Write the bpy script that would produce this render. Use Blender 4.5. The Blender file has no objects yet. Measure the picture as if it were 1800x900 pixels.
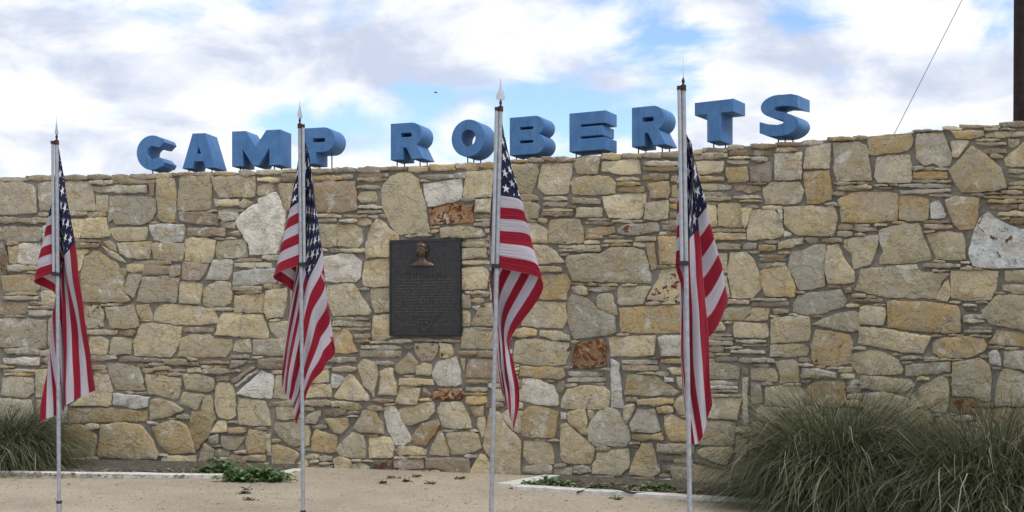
import bpy, bmesh, math, random
import numpy as np
from mathutils import Vector, Matrix, noise

# ------------------------------------------------------------------ camera, sky, sun, exposure
scene = bpy.context.scene
COL = scene.collection
F, CX, HY, HC = 2100.0, 900.0, 590.0, 1.28      # focal length (px of an 1800 wide frame), horizon row, eye height

cam = bpy.data.cameras.new("camera")
cam.sensor_width = 36.0
cam.lens = 36.0 * F / 1800.0
cam.shift_y = (HY - 450.0) / 1800.0
cam.clip_start = 0.05
cam.clip_end = 3000.0
cam_o = bpy.data.objects.new("camera", cam)
cam_o.location = (0, 0, HC)
cam_o.rotation_euler = (math.radians(90), 0, 0)
COL.objects.link(cam_o)
scene.camera = cam_o

SUN_ELEV, SUN_AZ = 57.0, 128.0      # azimuth clockwise from the viewing direction
world = bpy.data.worlds.new("World")
scene.world = world
world.use_nodes = True
WN, WL = world.node_tree.nodes, world.node_tree.links
WN.clear()


def wn(kind, **kw):
    n = WN.new(kind)
    for k, v in kw.items():
        setattr(n, k, v)
    return n


def wmath(op, a, b=None, c=None, clamp=False):
    n = wn("ShaderNodeMath", operation=op, use_clamp=clamp)
    for i, v in enumerate((a, b, c)):
        if v is None:
            continue
        if isinstance(v, (int, float)):
            n.inputs[i].default_value = v
        else:
            WL.new(v, n.inputs[i])
    return n.outputs[0]


sky = wn("ShaderNodeTexSky", sky_type='NISHITA', sun_disc=False)
sky.sun_elevation = math.radians(SUN_ELEV)
sky.sun_rotation = math.radians(SUN_AZ)
sky.air_density = 1.0
sky.dust_density = 0.3
sky.ozone_density = 3.0
bg_sky = wn("ShaderNodeBackground")
bg_sky.inputs[1].default_value = 0.135
WL.new(sky.outputs[0], bg_sky.inputs[0])

tc = wn("ShaderNodeTexCoord")
mp = wn("ShaderNodeMapping")
mp.inputs['Scale'].default_value = (1.0, 1.0, 2.1)      # clouds seen from the side lie flatter than wide
WL.new(tc.outputs['Generated'], mp.inputs[0])


def wnoise(scale, detail, rough, off, dist=0.0):
    m = wn("ShaderNodeMapping")
    m.inputs['Location'].default_value = off
    WL.new(mp.outputs[0], m.inputs[0])
    n = wn("ShaderNodeTexNoise")
    n.inputs['Scale'].default_value = scale
    n.inputs['Detail'].default_value = detail
    n.inputs['Roughness'].default_value = rough
    n.inputs['Distortion'].default_value = dist
    WL.new(m.outputs[0], n.inputs['Vector'])
    return n.outputs['Fac']


def wramp(v, lo, hi):
    n = wn("ShaderNodeMapRange", interpolation_type='SMOOTHSTEP')
    n.inputs['From Min'].default_value = lo
    n.inputs['From Max'].default_value = hi
    WL.new(v, n.inputs['Value'])
    return n.outputs[0]


def sky_dir(px, py):
    return Vector(((px - CX) / F, 1.0, (HY - py) / F)).normalized()


def hole(px, py, rx, ry, k, warp):
    """soft opening (k < 0) or extra cloud (k > 0) round one direction of the sky"""
    d = sky_dir(px, py)
    sub = wn("ShaderNodeVectorMath", operation='SUBTRACT')
    WL.new(warp, sub.inputs[0])
    sub.inputs[1].default_value = d
    mul = wn("ShaderNodeVectorMath", operation='MULTIPLY')
    WL.new(sub.outputs[0], mul.inputs[0])
    mul.inputs[1].default_value = (F / rx, 1.2, F / ry)
    ln = wn("ShaderNodeVectorMath", operation='LENGTH')
    WL.new(mul.outputs[0], ln.inputs[0])
    g = wn("ShaderNodeMapRange", interpolation_type='SMOOTHSTEP')
    g.inputs['From Min'].default_value = 1.6
    g.inputs['From Max'].default_value = 0.0
    g.inputs['To Max'].default_value = k
    WL.new(ln.outputs['Value'], g.inputs['Value'])
    return g.outputs[0]


wv = wn("ShaderNodeTexNoise")
wv.inputs['Scale'].default_value = 9.0
wv.inputs['Detail'].default_value = 5.0
WL.new(mp.outputs[0], wv.inputs['Vector'])
wc = wn("ShaderNodeVectorMath", operation='MULTIPLY_ADD')
WL.new(wv.outputs['Color'], wc.inputs[0])
wc.inputs[1].default_value = (0.10, 0.0, 0.05)
wc.inputs[2].default_value = (-0.05, 0.0, -0.025)
wa = wn("ShaderNodeVectorMath", operation='ADD')
WL.new(wc.outputs[0], wa.inputs[0])
WL.new(tc.outputs['Generated'], wa.inputs[1])
WARP = wa.outputs[0]
dens = wmath('MULTIPLY_ADD', wnoise(8.5, 10.0, 0.57, (3.1, 7.7, 1.4), 0.35), 1.6, -0.21)
for h in ((1030, 185, 185, 52, -0.46), (1180, 90, 75, 60, -0.30), (1155, 5, 90, 26, -0.12), (470, 212, 110, 24, -0.34),
          (625, 200, 40, 34, -0.16), (745, 172, 75, 34, -0.24), (1412, 28, 45, 34, -0.18), (1590, 108, 60, 22, -0.16), (1510, 122, 60, 20, -0.14),
          (1775, 15, 60, 30, -0.10), (1700, 90, 150, 60, 0.20), (1300, 40, 90, 60, 0.14), (1480, 50, 90, 50, 0.12), (880, 205, 60, 40, -0.16), (330, 215, 60, 24, -0.08),
          (300, 100, 420, 110, 0.14), (950, 60, 190, 70, 0.16), (1330, 110, 110, 90, 0.16), (250, 275, 360, 40, 0.16),
          (675, 185, 45, 30, 0.16), (1500, 205, 300, 50, 0.18), (60, 160, 110, 80, 0.12), (790, 205, 40, 22, 0.10), (640, 110, 220, 50, 0.12)):
    dens = wmath('ADD', dens, hole(*h, WARP))
cover = wramp(dens, 0.24, 0.62)
thick = wmath('MULTIPLY_ADD', wnoise(9.5, 9.0, 0.56, (1.3, 2.2, 5.4), 0.35), 1.5, -0.25)
for h in ((300, 85, 330, 75, 0.17), (560, 60, 200, 50, 0.10), (740, 118, 140, 30, 0.17), (110, 255, 180, 34, 0.12), (1400, 95, 130, 40, 0.12),
          (60, 165, 80, 60, -0.20), (760, 40, 200, 40, -0.10), (950, 50, 170, 60, -0.12), (330, 185, 260, 24, -0.14), (1600, 200, 260, 60, -0.10)):
    thick = wmath('ADD', thick, hole(*h, WARP))
shade = wramp(thick, 0.40, 0.82)
cmix = wn("ShaderNodeMixRGB")
WL.new(shade, cmix.inputs[0])
cmix.inputs[1].default_value = (0.93, 0.95, 0.99, 1)
cmix.inputs[2].default_value = (0.56, 0.62, 0.77, 1)
bg_cl = wn("ShaderNodeBackground")
bg_cl.inputs[1].default_value = 0.72
WL.new(cmix.outputs[0], bg_cl.inputs[0])
wmix = wn("ShaderNodeMixShader")
WL.new(cover, wmix.inputs[0])
WL.new(bg_sky.outputs[0], wmix.inputs[1])
WL.new(bg_cl.outputs[0], wmix.inputs[2])
wo = wn("ShaderNodeOutputWorld")
WL.new(wmix.outputs[0], wo.inputs[0])

sun = bpy.data.lights.new("sun", 'SUN')
sun.energy = 1.4
sun.angle = math.radians(24)
sun.color = (1.0, 0.97, 0.92)
sun_o = bpy.data.objects.new("sun", sun)
sd = Vector((math.sin(math.radians(SUN_AZ)) * math.cos(math.radians(SUN_ELEV)),
             math.cos(math.radians(SUN_AZ)) * math.cos(math.radians(SUN_ELEV)), math.sin(math.radians(SUN_ELEV))))
sun_o.rotation_euler = sd.to_track_quat('Z', 'Y').to_euler()
sun_o.location = sd * 50
COL.objects.link(sun_o)

vs = scene.view_settings
vs.view_transform = 'Standard'
vs.look = 'None'
vs.exposure = 0.64
vs.gamma = 1.0
vs.use_curve_mapping = False

# ------------------------------------------------------------------ helpers
random.seed(7)
RNG = np.random.default_rng(11)


def at(px, py, D):
    return Vector(((px - CX) * D / F, D, HC - (py - HY) * D / F))


def on_ground(px, py, z=0.0):
    D = F * (HC - z) / (py - HY)
    return Vector(((px - CX) * D / F, D, z))


def link(name, me, mat, parent=None, loc=None, smooth=False):
    o = bpy.data.objects.new(name, me)
    COL.objects.link(o)
    if mat is not None:
        me.materials.append(mat)
    if loc is not None:
        o.location = loc
    if parent is not None:
        o.parent = parent
    if smooth:
        me.polygons.foreach_set("use_smooth", [True] * len(me.polygons))
        if smooth is not True or len(me.polygons) < 1500:
            me.set_sharp_from_angle(angle=math.radians(55 if smooth is True else smooth))
    return o


def mesh(name, verts, faces):
    me = bpy.data.meshes.new(name)
    me.from_pydata([tuple(v) for v in verts], [], faces)
    me.update()
    return me


def bm_mesh(name, bm):
    me = bpy.data.meshes.new(name)
    bmesh.ops.recalc_face_normals(bm, faces=bm.faces)
    bm.to_mesh(me)
    bm.free()
    return me


def empty(name, loc=(0, 0, 0), rz=0.0):
    o = bpy.data.objects.new(name, None)
    o.empty_display_size = 0.1
    o.location = loc
    o.rotation_euler = (0, 0, rz)
    COL.objects.link(o)
    return o


def tag(o, label, cat, group=None):
    o["label"] = label
    o["category"] = cat
    if group:
        o["group"] = group
    return o


def tube(bm, pts, rads, n=10, cap=True):
    pts = [Vector(p) for p in pts]
    rings = []
    for i, p in enumerate(pts):
        t = (pts[min(i + 1, len(pts) - 1)] - pts[max(i - 1, 0)]).normalized()
        a = t.orthogonal().normalized()
        if abs(t.z) > 0.9:
            a = (Vector((1, 0, 0)) - t * t.x).normalized()
        b = t.cross(a)
        r = rads[i] if isinstance(rads, (list, tuple)) else rads
        rings.append([bm.verts.new(p + (a * math.cos(2 * math.pi * k / n) + b * math.sin(2 * math.pi * k / n)) * r) for k in range(n)])
    for r0, r1 in zip(rings, rings[1:]):
        for k in range(n):
            bm.faces.new((r0[k], r0[(k + 1) % n], r1[(k + 1) % n], r1[k]))
    if cap:
        bm.faces.new(rings[0][::-1])
        bm.faces.new(rings[-1])
    return bm


def box(bm, c, s, rot=None):
    m = Matrix.Translation(Vector(c)) @ (rot.to_4x4() if rot else Matrix.Identity(4)) @ Matrix.Diagonal((s[0], s[1], s[2], 1))
    bmesh.ops.create_cube(bm, size=1.0, matrix=m)
    return bm


class Mat:
    def __init__(self, name, base=(0.5, 0.5, 0.5), rough=0.8, metal=0.0, spec=0.3):
        self.m = bpy.data.materials.new(name)
        self.m.use_nodes = True
        self.nt = self.m.node_tree
        self.N, self.L = self.nt.nodes, self.nt.links
        self.b = self.N["Principled BSDF"]
        self.b.inputs['Base Color'].default_value = (*base, 1)
        self.b.inputs['Roughness'].default_value = rough
        self.b.inputs['Metallic'].default_value = metal
        self.b.inputs['Specular IOR Level'].default_value = spec

    def n(self, kind, **kw):
        x = self.N.new(kind)
        for k, v in kw.items():
            setattr(x, k, v)
        return x

    def put(self, sock, v):
        if isinstance(v, (int, float)):
            sock.default_value = v
        elif isinstance(v, tuple):
            sock.default_value = (*v, 1) if len(v) == 3 and sock.type == 'RGBA' else v
        else:
            self.L.new(v, sock)

    def math(self, op, a, b=None, c=None, clamp=False):
        x = self.n("ShaderNodeMath", operation=op, use_clamp=clamp)
        for i, v in enumerate((a, b, c)):
            if v is not None:
                self.put(x.inputs[i], v)
        return x.outputs[0]

    def noise(self, scale, detail=4.0, rough=0.55, vec=None, dist=0.0, color=False):
        x = self.n("ShaderNodeTexNoise")
        x.inputs['Scale'].default_value = scale
        x.inputs['Detail'].default_value = detail
        x.inputs['Roughness'].default_value = rough
        x.inputs['Distortion'].default_value = dist
        self.L.new(vec if vec is not None else self.pos(), x.inputs['Vector'])
        return x.outputs['Color' if color else 'Fac']

    def pos(self):
        if not hasattr(self, "_p"):
            self._p = self.n("ShaderNodeNewGeometry").outputs['Position']
        return self._p

    def ramp(self, v, lo, hi, a=0.0, b=1.0):
        x = self.n("ShaderNodeMapRange", interpolation_type='SMOOTHSTEP')
        x.inputs['From Min'].default_value = lo
        x.inputs['From Max'].default_value = hi
        x.inputs['To Min'].default_value = a
        x.inputs['To Max'].default_value = b
        self.L.new(v, x.inputs['Value'])
        return x.outputs[0]

    def mix(self, f, a, b, mode='MIX'):
        x = self.n("ShaderNodeMixRGB", blend_type=mode)
        self.put(x.inputs[0], f)
        self.put(x.inputs[1], a)
        self.put(x.inputs[2], b)
        return x.outputs[0]

    def bump(self, h, strength=0.5, dist=0.01, chain=None):
        x = self.n("ShaderNodeBump")
        x.inputs['Strength'].default_value = strength
        x.inputs['Distance'].default_value = dist
        self.L.new(h, x.inputs['Height'])
        if chain is not None:
            self.L.new(chain, x.inputs['Normal'])
        self.L.new(x.outputs[0], self.b.inputs['Normal'])
        return x.outputs[0]

    def color(self, c):
        self.put(self.b.inputs['Base Color'], c)
        return self


# ------------------------------------------------------------------ materials
def make_stone_mat():
    M = Mat("sandstone", rough=0.93, spec=0.12)
    at_ = M.n("ShaderNodeAttribute", attribute_name="tint")
    sh = M.n("ShaderNodeAttribute", attribute_name="shift")
    off = M.n("ShaderNodeVectorMath", operation='ADD')
    M.L.new(M.pos(), off.inputs[0])
    M.L.new(sh.outputs['Vector'], off.inputs[1])
    v = off.outputs[0]
    big = M.noise(5.5, 5, 0.6, v, 0.6)
    c = M.mix(M.ramp(big, 0.40, 0.66, 0.0, 0.55), at_.outputs['Color'], (0.36, 0.335, 0.285))           # grey weathering
    och = M.noise(4.0, 6, 0.62, M.n("ShaderNodeVectorMath", operation='MULTIPLY').outputs[0], 0.8)
    mul = och.node.inputs['Vector'].links[0].from_node
    M.L.new(v, mul.inputs[0])
    mul.inputs[1].default_value = (1.0, 1.0, 2.4)
    c = M.mix(M.ramp(och, 0.50, 0.70, 0.0, 0.62), c, (0.36, 0.24, 0.10))                             # ochre bands
    pale = M.noise(6.5, 7, 0.66, v, 0.6)
    c = M.mix(M.ramp(pale, 0.54, 0.68, 0.0, 0.65), c, (0.64, 0.62, 0.56))                              # lime bloom
    fine = M.noise(70.0, 4, 0.7, v)
    c = M.mix(0.5, c, M.mix(M.ramp(fine, 0.3, 0.7), (0.62, 0.62, 0.62), (1.2, 1.2, 1.2)), 'MULTIPLY')
    # rust by the attribute's alpha
    rn = M.noise(15.0, 7, 0.66, v, 0.7)
    rmask = M.ramp(M.math('ADD', rn, M.math('MULTIPLY_ADD', at_.outputs['Alpha'], 0.42, -0.40)), 0.43, 0.50)
    c = M.mix(rmask, c, M.mix(M.ramp(fine, 0.35, 0.65), (0.075, 0.028, 0.016), (0.19, 0.075, 0.03)))
    # dark pits and lichen specks
    pit = M.n("ShaderNodeTexVoronoi")
    pit.inputs['Scale'].default_value = 26.0
    M.L.new(v, pit.inputs['Vector'])
    pm = M.math('MULTIPLY', M.ramp(pit.outputs['Distance'], 0.20, 0.08), M.ramp(M.noise(9.0, 3, 0.5, v), 0.52, 0.62))
    c = M.mix(M.math('MULTIPLY', pm, 0.7), c, (0.06, 0.055, 0.05))
    # hairline cracks and split seams
    ck = M.n("ShaderNodeTexVoronoi", feature='DISTANCE_TO_EDGE')
    ck.inputs['Scale'].default_value = 5.5
    dv = M.n("ShaderNodeVectorMath", operation='MULTIPLY_ADD')
    M.L.new(M.noise(6.0, 5, 0.65, v, 0.0, True), dv.inputs[0])
    dv.inputs[1].default_value = (0.22, 0.22, 0.22)
    M.L.new(v, dv.inputs[2])
    M.L.new(dv.outputs[0], ck.inputs['Vector'])
    crack = M.math('MULTIPLY', M.ramp(ck.outputs['Distance'], 0.020, 0.004), M.ramp(M.noise(3.5, 3, 0.5, v), 0.54, 0.64))
    c = M.mix(M.math('MULTIPLY', crack, 0.38), c, (0.10, 0.085, 0.06))
    M.color(c)
    rough = M.noise(20.0, 8, 0.68, v, 0.4)
    lay = M.noise(16.0, 5, 0.6, mul.outputs[0], 0.5)
    h = M.math('ADD', M.math('MULTIPLY', rough, 1.0), M.math('MULTIPLY', lay, 0.6))
    h = M.math('SUBTRACT', h, M.math('MULTIPLY', pm, 0.7))
    h = M.math('SUBTRACT', h, M.math('MULTIPLY', crack, 0.8))
    h = M.math('ADD', h, M.math('MULTIPLY', M.ramp(M.noise(6.0, 4, 0.55, dv.outputs[0]), 0.46, 0.54), 0.9))
    b1 = M.bump(h, 0.65, 0.018)
    M.bump(M.noise(140.0, 3, 0.6, v), 0.25, 0.003, b1)
    return M.m


def make_mortar_mat():
    M = Mat("mortar", rough=0.95, spec=0.1)
    a = M.noise(9.0, 6, 0.6)
    c = M.mix(M.ramp(a, 0.3, 0.7), (0.175, 0.165, 0.143), (0.275, 0.258, 0.225))
    c = M.mix(M.ramp(M.noise(3.2, 4, 0.5), 0.55, 0.75, 0, 0.5), c, (0.28, 0.245, 0.19))
    M.color(c)
    M.bump(M.noise(60.0, 5, 0.65), 0.7, 0.012)
    return M.m


def make_gravel_mat():
    M = Mat("decomposed_granite", rough=0.96, spec=0.1)
    big = M.noise(1.1, 5, 0.6)
    c = M.mix(M.ramp(big, 0.35, 0.7), (0.395, 0.345, 0.275), (0.325, 0.283, 0.225))
    g = M.n("ShaderNodeTexVoronoi")
    g.inputs['Scale'].default_value = 95.0
    M.L.new(M.pos(), g.inputs['Vector'])
    c = M.mix(0.55, c, M.mix(M.math('MULTIPLY', g.outputs['Color'], 1.0), (0.55, 0.53, 0.5), (1.55, 1.5, 1.42)), 'MULTIPLY')
    f = M.noise(45.0, 5, 0.75)
    c = M.mix(M.ramp(f, 0.60, 0.70, 0, 0.75), c, (0.13, 0.105, 0.08))
    c = M.mix(M.ramp(M.noise(4.0, 8, 0.75), 0.52, 0.70, 0, 0.5), c, (0.20, 0.17, 0.13))
    c = M.mix(M.ramp(M.noise(2.3, 7, 0.7), 0.56, 0.68, 0, 0.35), c, (0.44, 0.40, 0.335))
    M.color(c)
    b1 = M.bump(M.math('ADD', M.noise(7.0, 4, 0.6), M.math('MULTIPLY', M.noise(60.0, 4, 0.7), 0.35)), 0.5, 0.03)
    M.bump(g.outputs['Distance'], 0.7, 0.006, b1)
    return M.m


def make_soil_mat():
    M = Mat("planter_soil", rough=0.97, spec=0.1)
    c = M.mix(M.ramp(M.noise(30.0, 5, 0.7), 0.35, 0.65), (0.060, 0.052, 0.042), (0.19, 0.168, 0.135))
    M.color(c)
    M.bump(M.noise(40.0, 5, 0.7), 0.9, 0.03)
    return M.m


def make_edging_mat():
    M = Mat("painted_concrete", rough=0.85, spec=0.2)
    c = M.mix(M.ramp(M.noise(14.0, 6, 0.65), 0.35, 0.7), (0.62, 0.61, 0.57), (0.47, 0.45, 0.41))
    M.color(c)
    M.bump(M.noise(80.0, 4, 0.6), 0.4, 0.004)
    return M.m


def make_blue_mat():
    M = Mat("blue_sign_paint", rough=0.62, spec=0.3)
    n = M.noise(7.0, 6, 0.65)
    c = M.mix(M.ramp(n, 0.35, 0.7), (0.056, 0.160, 0.355), (0.084, 0.200, 0.40))
    st = M.n("ShaderNodeVectorMath", operation='MULTIPLY')
    M.L.new(M.pos(), st.inputs[0])
    st.inputs[1].default_value = (14.0, 14.0, 2.0)
    c = M.mix(M.ramp(M.noise(1.6, 5, 0.6, st.outputs[0]), 0.50, 0.72, 0, 0.6), c, (0.040, 0.105, 0.235))
    c = M.mix(M.ramp(M.noise(40.0, 6, 0.75), 0.60, 0.70, 0, 0.5), c, (0.24, 0.33, 0.46))
    c = M.mix(M.ramp(M.noise(11.0, 7, 0.7), 0.63, 0.72, 0, 0.6), c, (0.075, 0.085, 0.11))
    M.color(c)
    M.bump(M.noise(24.0, 4, 0.6), 0.18, 0.006)
    return M.m


def make_flag_mat():
    M = Mat("flag_cloth", rough=0.75, spec=0.2)
    uv = M.n("ShaderNodeUVMap", uv_map="UVMap").outputs[0]
    sp = M.n("ShaderNodeSeparateXYZ")
    M.L.new(uv, sp.inputs[0])
    u, v = sp.outputs[0], sp.outputs[1]                       # v = 0 at the top edge
    stripe = M.math('LESS_THAN', M.math('MODULO', M.math('MULTIPLY', v, 13.0), 2.0), 1.0)
    c = M.mix(stripe, (0.45, 0.425, 0.48), (0.245, 0.005, 0.022))
    cu = M.math('DIVIDE', u, 0.4)
    cv = M.math('DIVIDE', v, 7.0 / 13.0)
    can = M.math('MULTIPLY', M.math('LESS_THAN', cu, 1.0), M.math('LESS_THAN', cv, 1.0))
    c = M.mix(can, c, (0.009, 0.013, 0.048))
    # 50 five-pointed stars on two interleaved lattices
    gx, gy = M.math('MULTIPLY', cu, 12.0), M.math('MULTIPLY', cv, 10.0)
    inside = can
    for val, lim in ((gx, 12.0), (gy, 10.0)):
        inside = M.math('MULTIPLY', inside, M.math('MULTIPLY', M.math('GREATER_THAN', val, 0.3), M.math('LESS_THAN', val, lim - 0.3)))
    stars = None
    A = 2 * math.pi / 5
    R = 0.64                                                  # in units of the vertical lattice step
    tip = Vector((R, 0))
    inn = Vector((0.382 * R * math.cos(A / 2), 0.382 * R * math.sin(A / 2)))
    e = inn - tip
    nrm = Vector((-e.y, e.x))
    if nrm.dot(tip) < 0:
        nrm = -nrm
    nrm.normalize()
    cst = nrm.dot(tip)
    for shift in (0.0, 1.0):
        lx = M.math('SUBTRACT', M.math('MODULO', M.math('ADD', gx, shift), 2.0), 1.0)
        ly = M.math('SUBTRACT', M.math('MODULO', M.math('ADD', gy, shift), 2.0), 1.0)
        px = M.math('MULTIPLY', lx, 1.17)
        r = M.math('SQRT', M.math('ADD', M.math('MULTIPLY', px, px), M.math('MULTIPLY', ly, ly)))
        ang = M.math('ARCTAN2', px, M.math('MULTIPLY', ly, -1.0))
        k = M.math('ABSOLUTE', M.math('SUBTRACT', M.math('MODULO', M.math('ADD', ang, 10 * math.pi + A / 2), A), A / 2))
        dd = M.math('ADD', M.math('MULTIPLY', M.math('MULTIPLY', r, M.math('COSINE', k)), nrm.x),
                    M.math('MULTIPLY', M.math('MULTIPLY', r, M.math('SINE', k)), nrm.y))
        s = M.math('LESS_THAN', dd, cst)
        stars = s if stars is None else M.math('MAXIMUM', stars, s)
    c = M.mix(M.math('MULTIPLY', stars, inside), c, (0.72, 0.72, 0.76))
    seam = M.math('LESS_THAN', M.math('ABSOLUTE', M.math('SUBTRACT', M.math('FRACT', M.math('MULTIPLY', v, 13.0)), 0.5)), 0.47)
    c = M.mix(M.math('MULTIPLY', M.math('SUBTRACT', 1.0, seam), M.math('SUBTRACT', 1.0, can)), c, M.mix(0.5, c, (0.45, 0.2, 0.25)))
    M.color(c)
    M.b.inputs['Sheen Weight'].default_value = 0.15
    wv_ = M.n("ShaderNodeVectorMath", operation='MULTIPLY')
    M.L.new(uv, wv_.inputs[0])
    wv_.inputs[1].default_value = (3.0, 34.0, 1.0)
    M.bump(M.noise(2.2, 4, 0.55, wv_.outputs[0], 0.8), 0.55, 0.02)
    tr = M.n("ShaderNodeBsdfTranslucent")
    M.L.new(c, tr.inputs[0])
    mx = M.n("ShaderNodeMixShader")
    mx.inputs[0].default_value = 0.14
    M.L.new(M.b.outputs[0], mx.inputs[1])
    M.L.new(tr.outputs[0], mx.inputs[2])
    M.L.new(mx.outputs[0], M.N["Material Output"].inputs[0])
    return M.m


def simple(name, base, rough, metal=0.0, spec=0.3, var=0.25, scale=20.0, bump=0.0):
    M = Mat(name, base, rough, metal, spec)
    n = M.noise(scale, 5, 0.6)
    lo = tuple(x * (1 - var) for x in base)
    hi = tuple(min(1.0, x * (1 + var)) for x in base)
    M.color(M.mix(M.ramp(n, 0.3, 0.7), lo, hi))
    M.put(M.b.inputs['Roughness'], M.ramp(n, 0.3, 0.7, max(0.05, rough - 0.08), min(1.0, rough + 0.08)))
    if bump:
        M.bump(M.noise(scale * 3, 4, 0.6), bump, 0.005)
    return M.m


def make_leaf_mat(name, translucent=0.2):
    M = Mat(name, rough=0.6, spec=0.25)
    a = M.n("ShaderNodeAttribute", attribute_name="tint")
    M.color(a.outputs['Color'])
    tr = M.n("ShaderNodeBsdfTranslucent")
    M.L.new(a.outputs['Color'], tr.inputs[0])
    mx = M.n("ShaderNodeMixShader")
    mx.inputs[0].default_value = translucent
    M.L.new(M.b.outputs[0], mx.inputs[1])
    M.L.new(tr.outputs[0], mx.inputs[2])
    M.L.new(mx.outputs[0], M.N["Material Output"].inputs[0])
    return M.m


STONE, MORTAR, GRAVEL, SOIL, EDGE = make_stone_mat(), make_mortar_mat(), make_gravel_mat(), make_soil_mat(), make_edging_mat()
BLUE, FLAG = make_blue_mat(), make_flag_mat()
ALU = simple("weathered_aluminium", (0.33, 0.35, 0.385), 0.5, 0.35, 0.5, 0.18, 30)
ALU_RAIL = simple("pale_aluminium_rail", (0.36, 0.38, 0.405), 0.5, 0.3, 0.5, 0.12, 30)
CHROME = simple("polished_spear_metal", (0.50, 0.51, 0.54), 0.3, 0.85, 0.5, 0.08, 20)
RUST = simple("rusty_collar_metal", (0.060, 0.036, 0.030), 0.8, 0.2, 0.3, 0.4, 60)
BLACK = simple("black_plastic", (0.02, 0.02, 0.022), 0.5, 0.0, 0.4, 0.2, 40)
ROD = simple("dark_steel_rod", (0.05, 0.07, 0.11), 0.55, 0.3, 0.4, 0.2, 40)
BRONZE = simple("dark_bronze", (0.042, 0.041, 0.043), 0.42, 0.55, 0.5, 0.25, 26, 0.25)
BRONZE_RUB = simple("rubbed_bronze", (0.10, 0.074, 0.056), 0.42, 0.55, 0.5, 0.35, 40, 0.2)
BRONZE_DIM = simple("dull_bronze_lettering", (0.085, 0.078, 0.068), 0.5, 0.5, 0.4, 0.4, 60)
TIMBER = simple("creosoted_timber", (0.030, 0.020, 0.020), 0.85, 0.0, 0.2, 0.35, 12, 0.4)
WIRE = simple("steel_wire", (0.30, 0.31, 0.32), 0.5, 0.6, 0.4, 0.1, 20)
BLADE = make_leaf_mat("grass_blade", 0.18)
LEAF = make_leaf_mat("weed_leaf", 0.2)
PEBBLE = simple("pebble", (0.27, 0.22, 0.17), 0.92, 0.0, 0.15, 0.5, 9)
BIRD = simple("dark_feathers", (0.03, 0.03, 0.035), 0.8)


def set_tint(me, cols, name="tint"):
    """cols: one rgba per face -> stored per corner"""
    ca = me.color_attributes.new(name=name, type='FLOAT_COLOR', domain='CORNER')
    tot = np.zeros(len(me.polygons), dtype=np.int32)
    me.polygons.foreach_get("loop_total", tot)
    arr = np.repeat(np.asarray(cols, dtype=np.float32), tot, axis=0)
    ca.data.foreach_set("color", arr.ravel())


# ------------------------------------------------------------------ the setting: ground
def sheet(name, x0, x1, y0, y1, z, mat):
    o = link(name, mesh(name, [(x0, y0, z), (x1, y0, z), (x1, y1, z), (x0, y1, z)], [(0, 1, 2, 3)]), mat)
    o["kind"] = "structure"
    return o


sheet("ground", -900, 900, -60, 1500, 0.0, GRAVEL)

# ------------------------------------------------------------------ the curved stone wall
WALL_H = 2.90
U0, U1 = -240.0, 2500.0


def ws(u):                      # px per metre of the wall at image column u (plan curve of the wall)
    return 171.6 + 0.00817 * u + 1.441e-5 * u * u


def wall_xy(u, off=0.0):
    """point of the wall's front line, off metres towards the viewer"""
    s = ws(u)
    p = Vector(((u - CX) / s, F / s))
    if off:
        p = p + wall_n(u) * off
    return p


def wall_n(u):
    a, b = ws(u - 2), ws(u + 2)
    t = (Vector(((u + 2 - CX) / b, F / b)) - Vector(((u - 2 - CX) / a, F / a))).normalized()
    return Vector((t.y, -t.x))


def wall_pt(u, y, off=0.0):
    p = wall_xy(u, off)
    return Vector((p.x, p.y, HC - (y - HY) / ws(u)))


us = [U0 + (U1 - U0) * i / 90.0 for i in range(91)]
wv_, wf_ = [], []
for u in us:
    f_, b_ = wall_xy(u, -0.010), wall_xy(u, -0.46)
    zt = WALL_H - 0.010
    wv_ += [(f_.x, f_.y, -0.3), (f_.x, f_.y, zt), (b_.x, b_.y, zt), (b_.x, b_.y, -0.3)]
for i in range(90):
    a, b = 4 * i, 4 * i + 4
    for k in range(3):
        wf_.append((a + k, b + k, b + k + 1, a + k + 1))
wf_ += [(0, 1, 2, 3), (363, 362, 361, 360)]
wall = link("stone_wall", mesh("stone_wall", wv_, wf_), MORTAR)
tag(wall, "long curved rubble wall of tan sandstone with grey mortar, carrying the blue letters", "wall")

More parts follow.
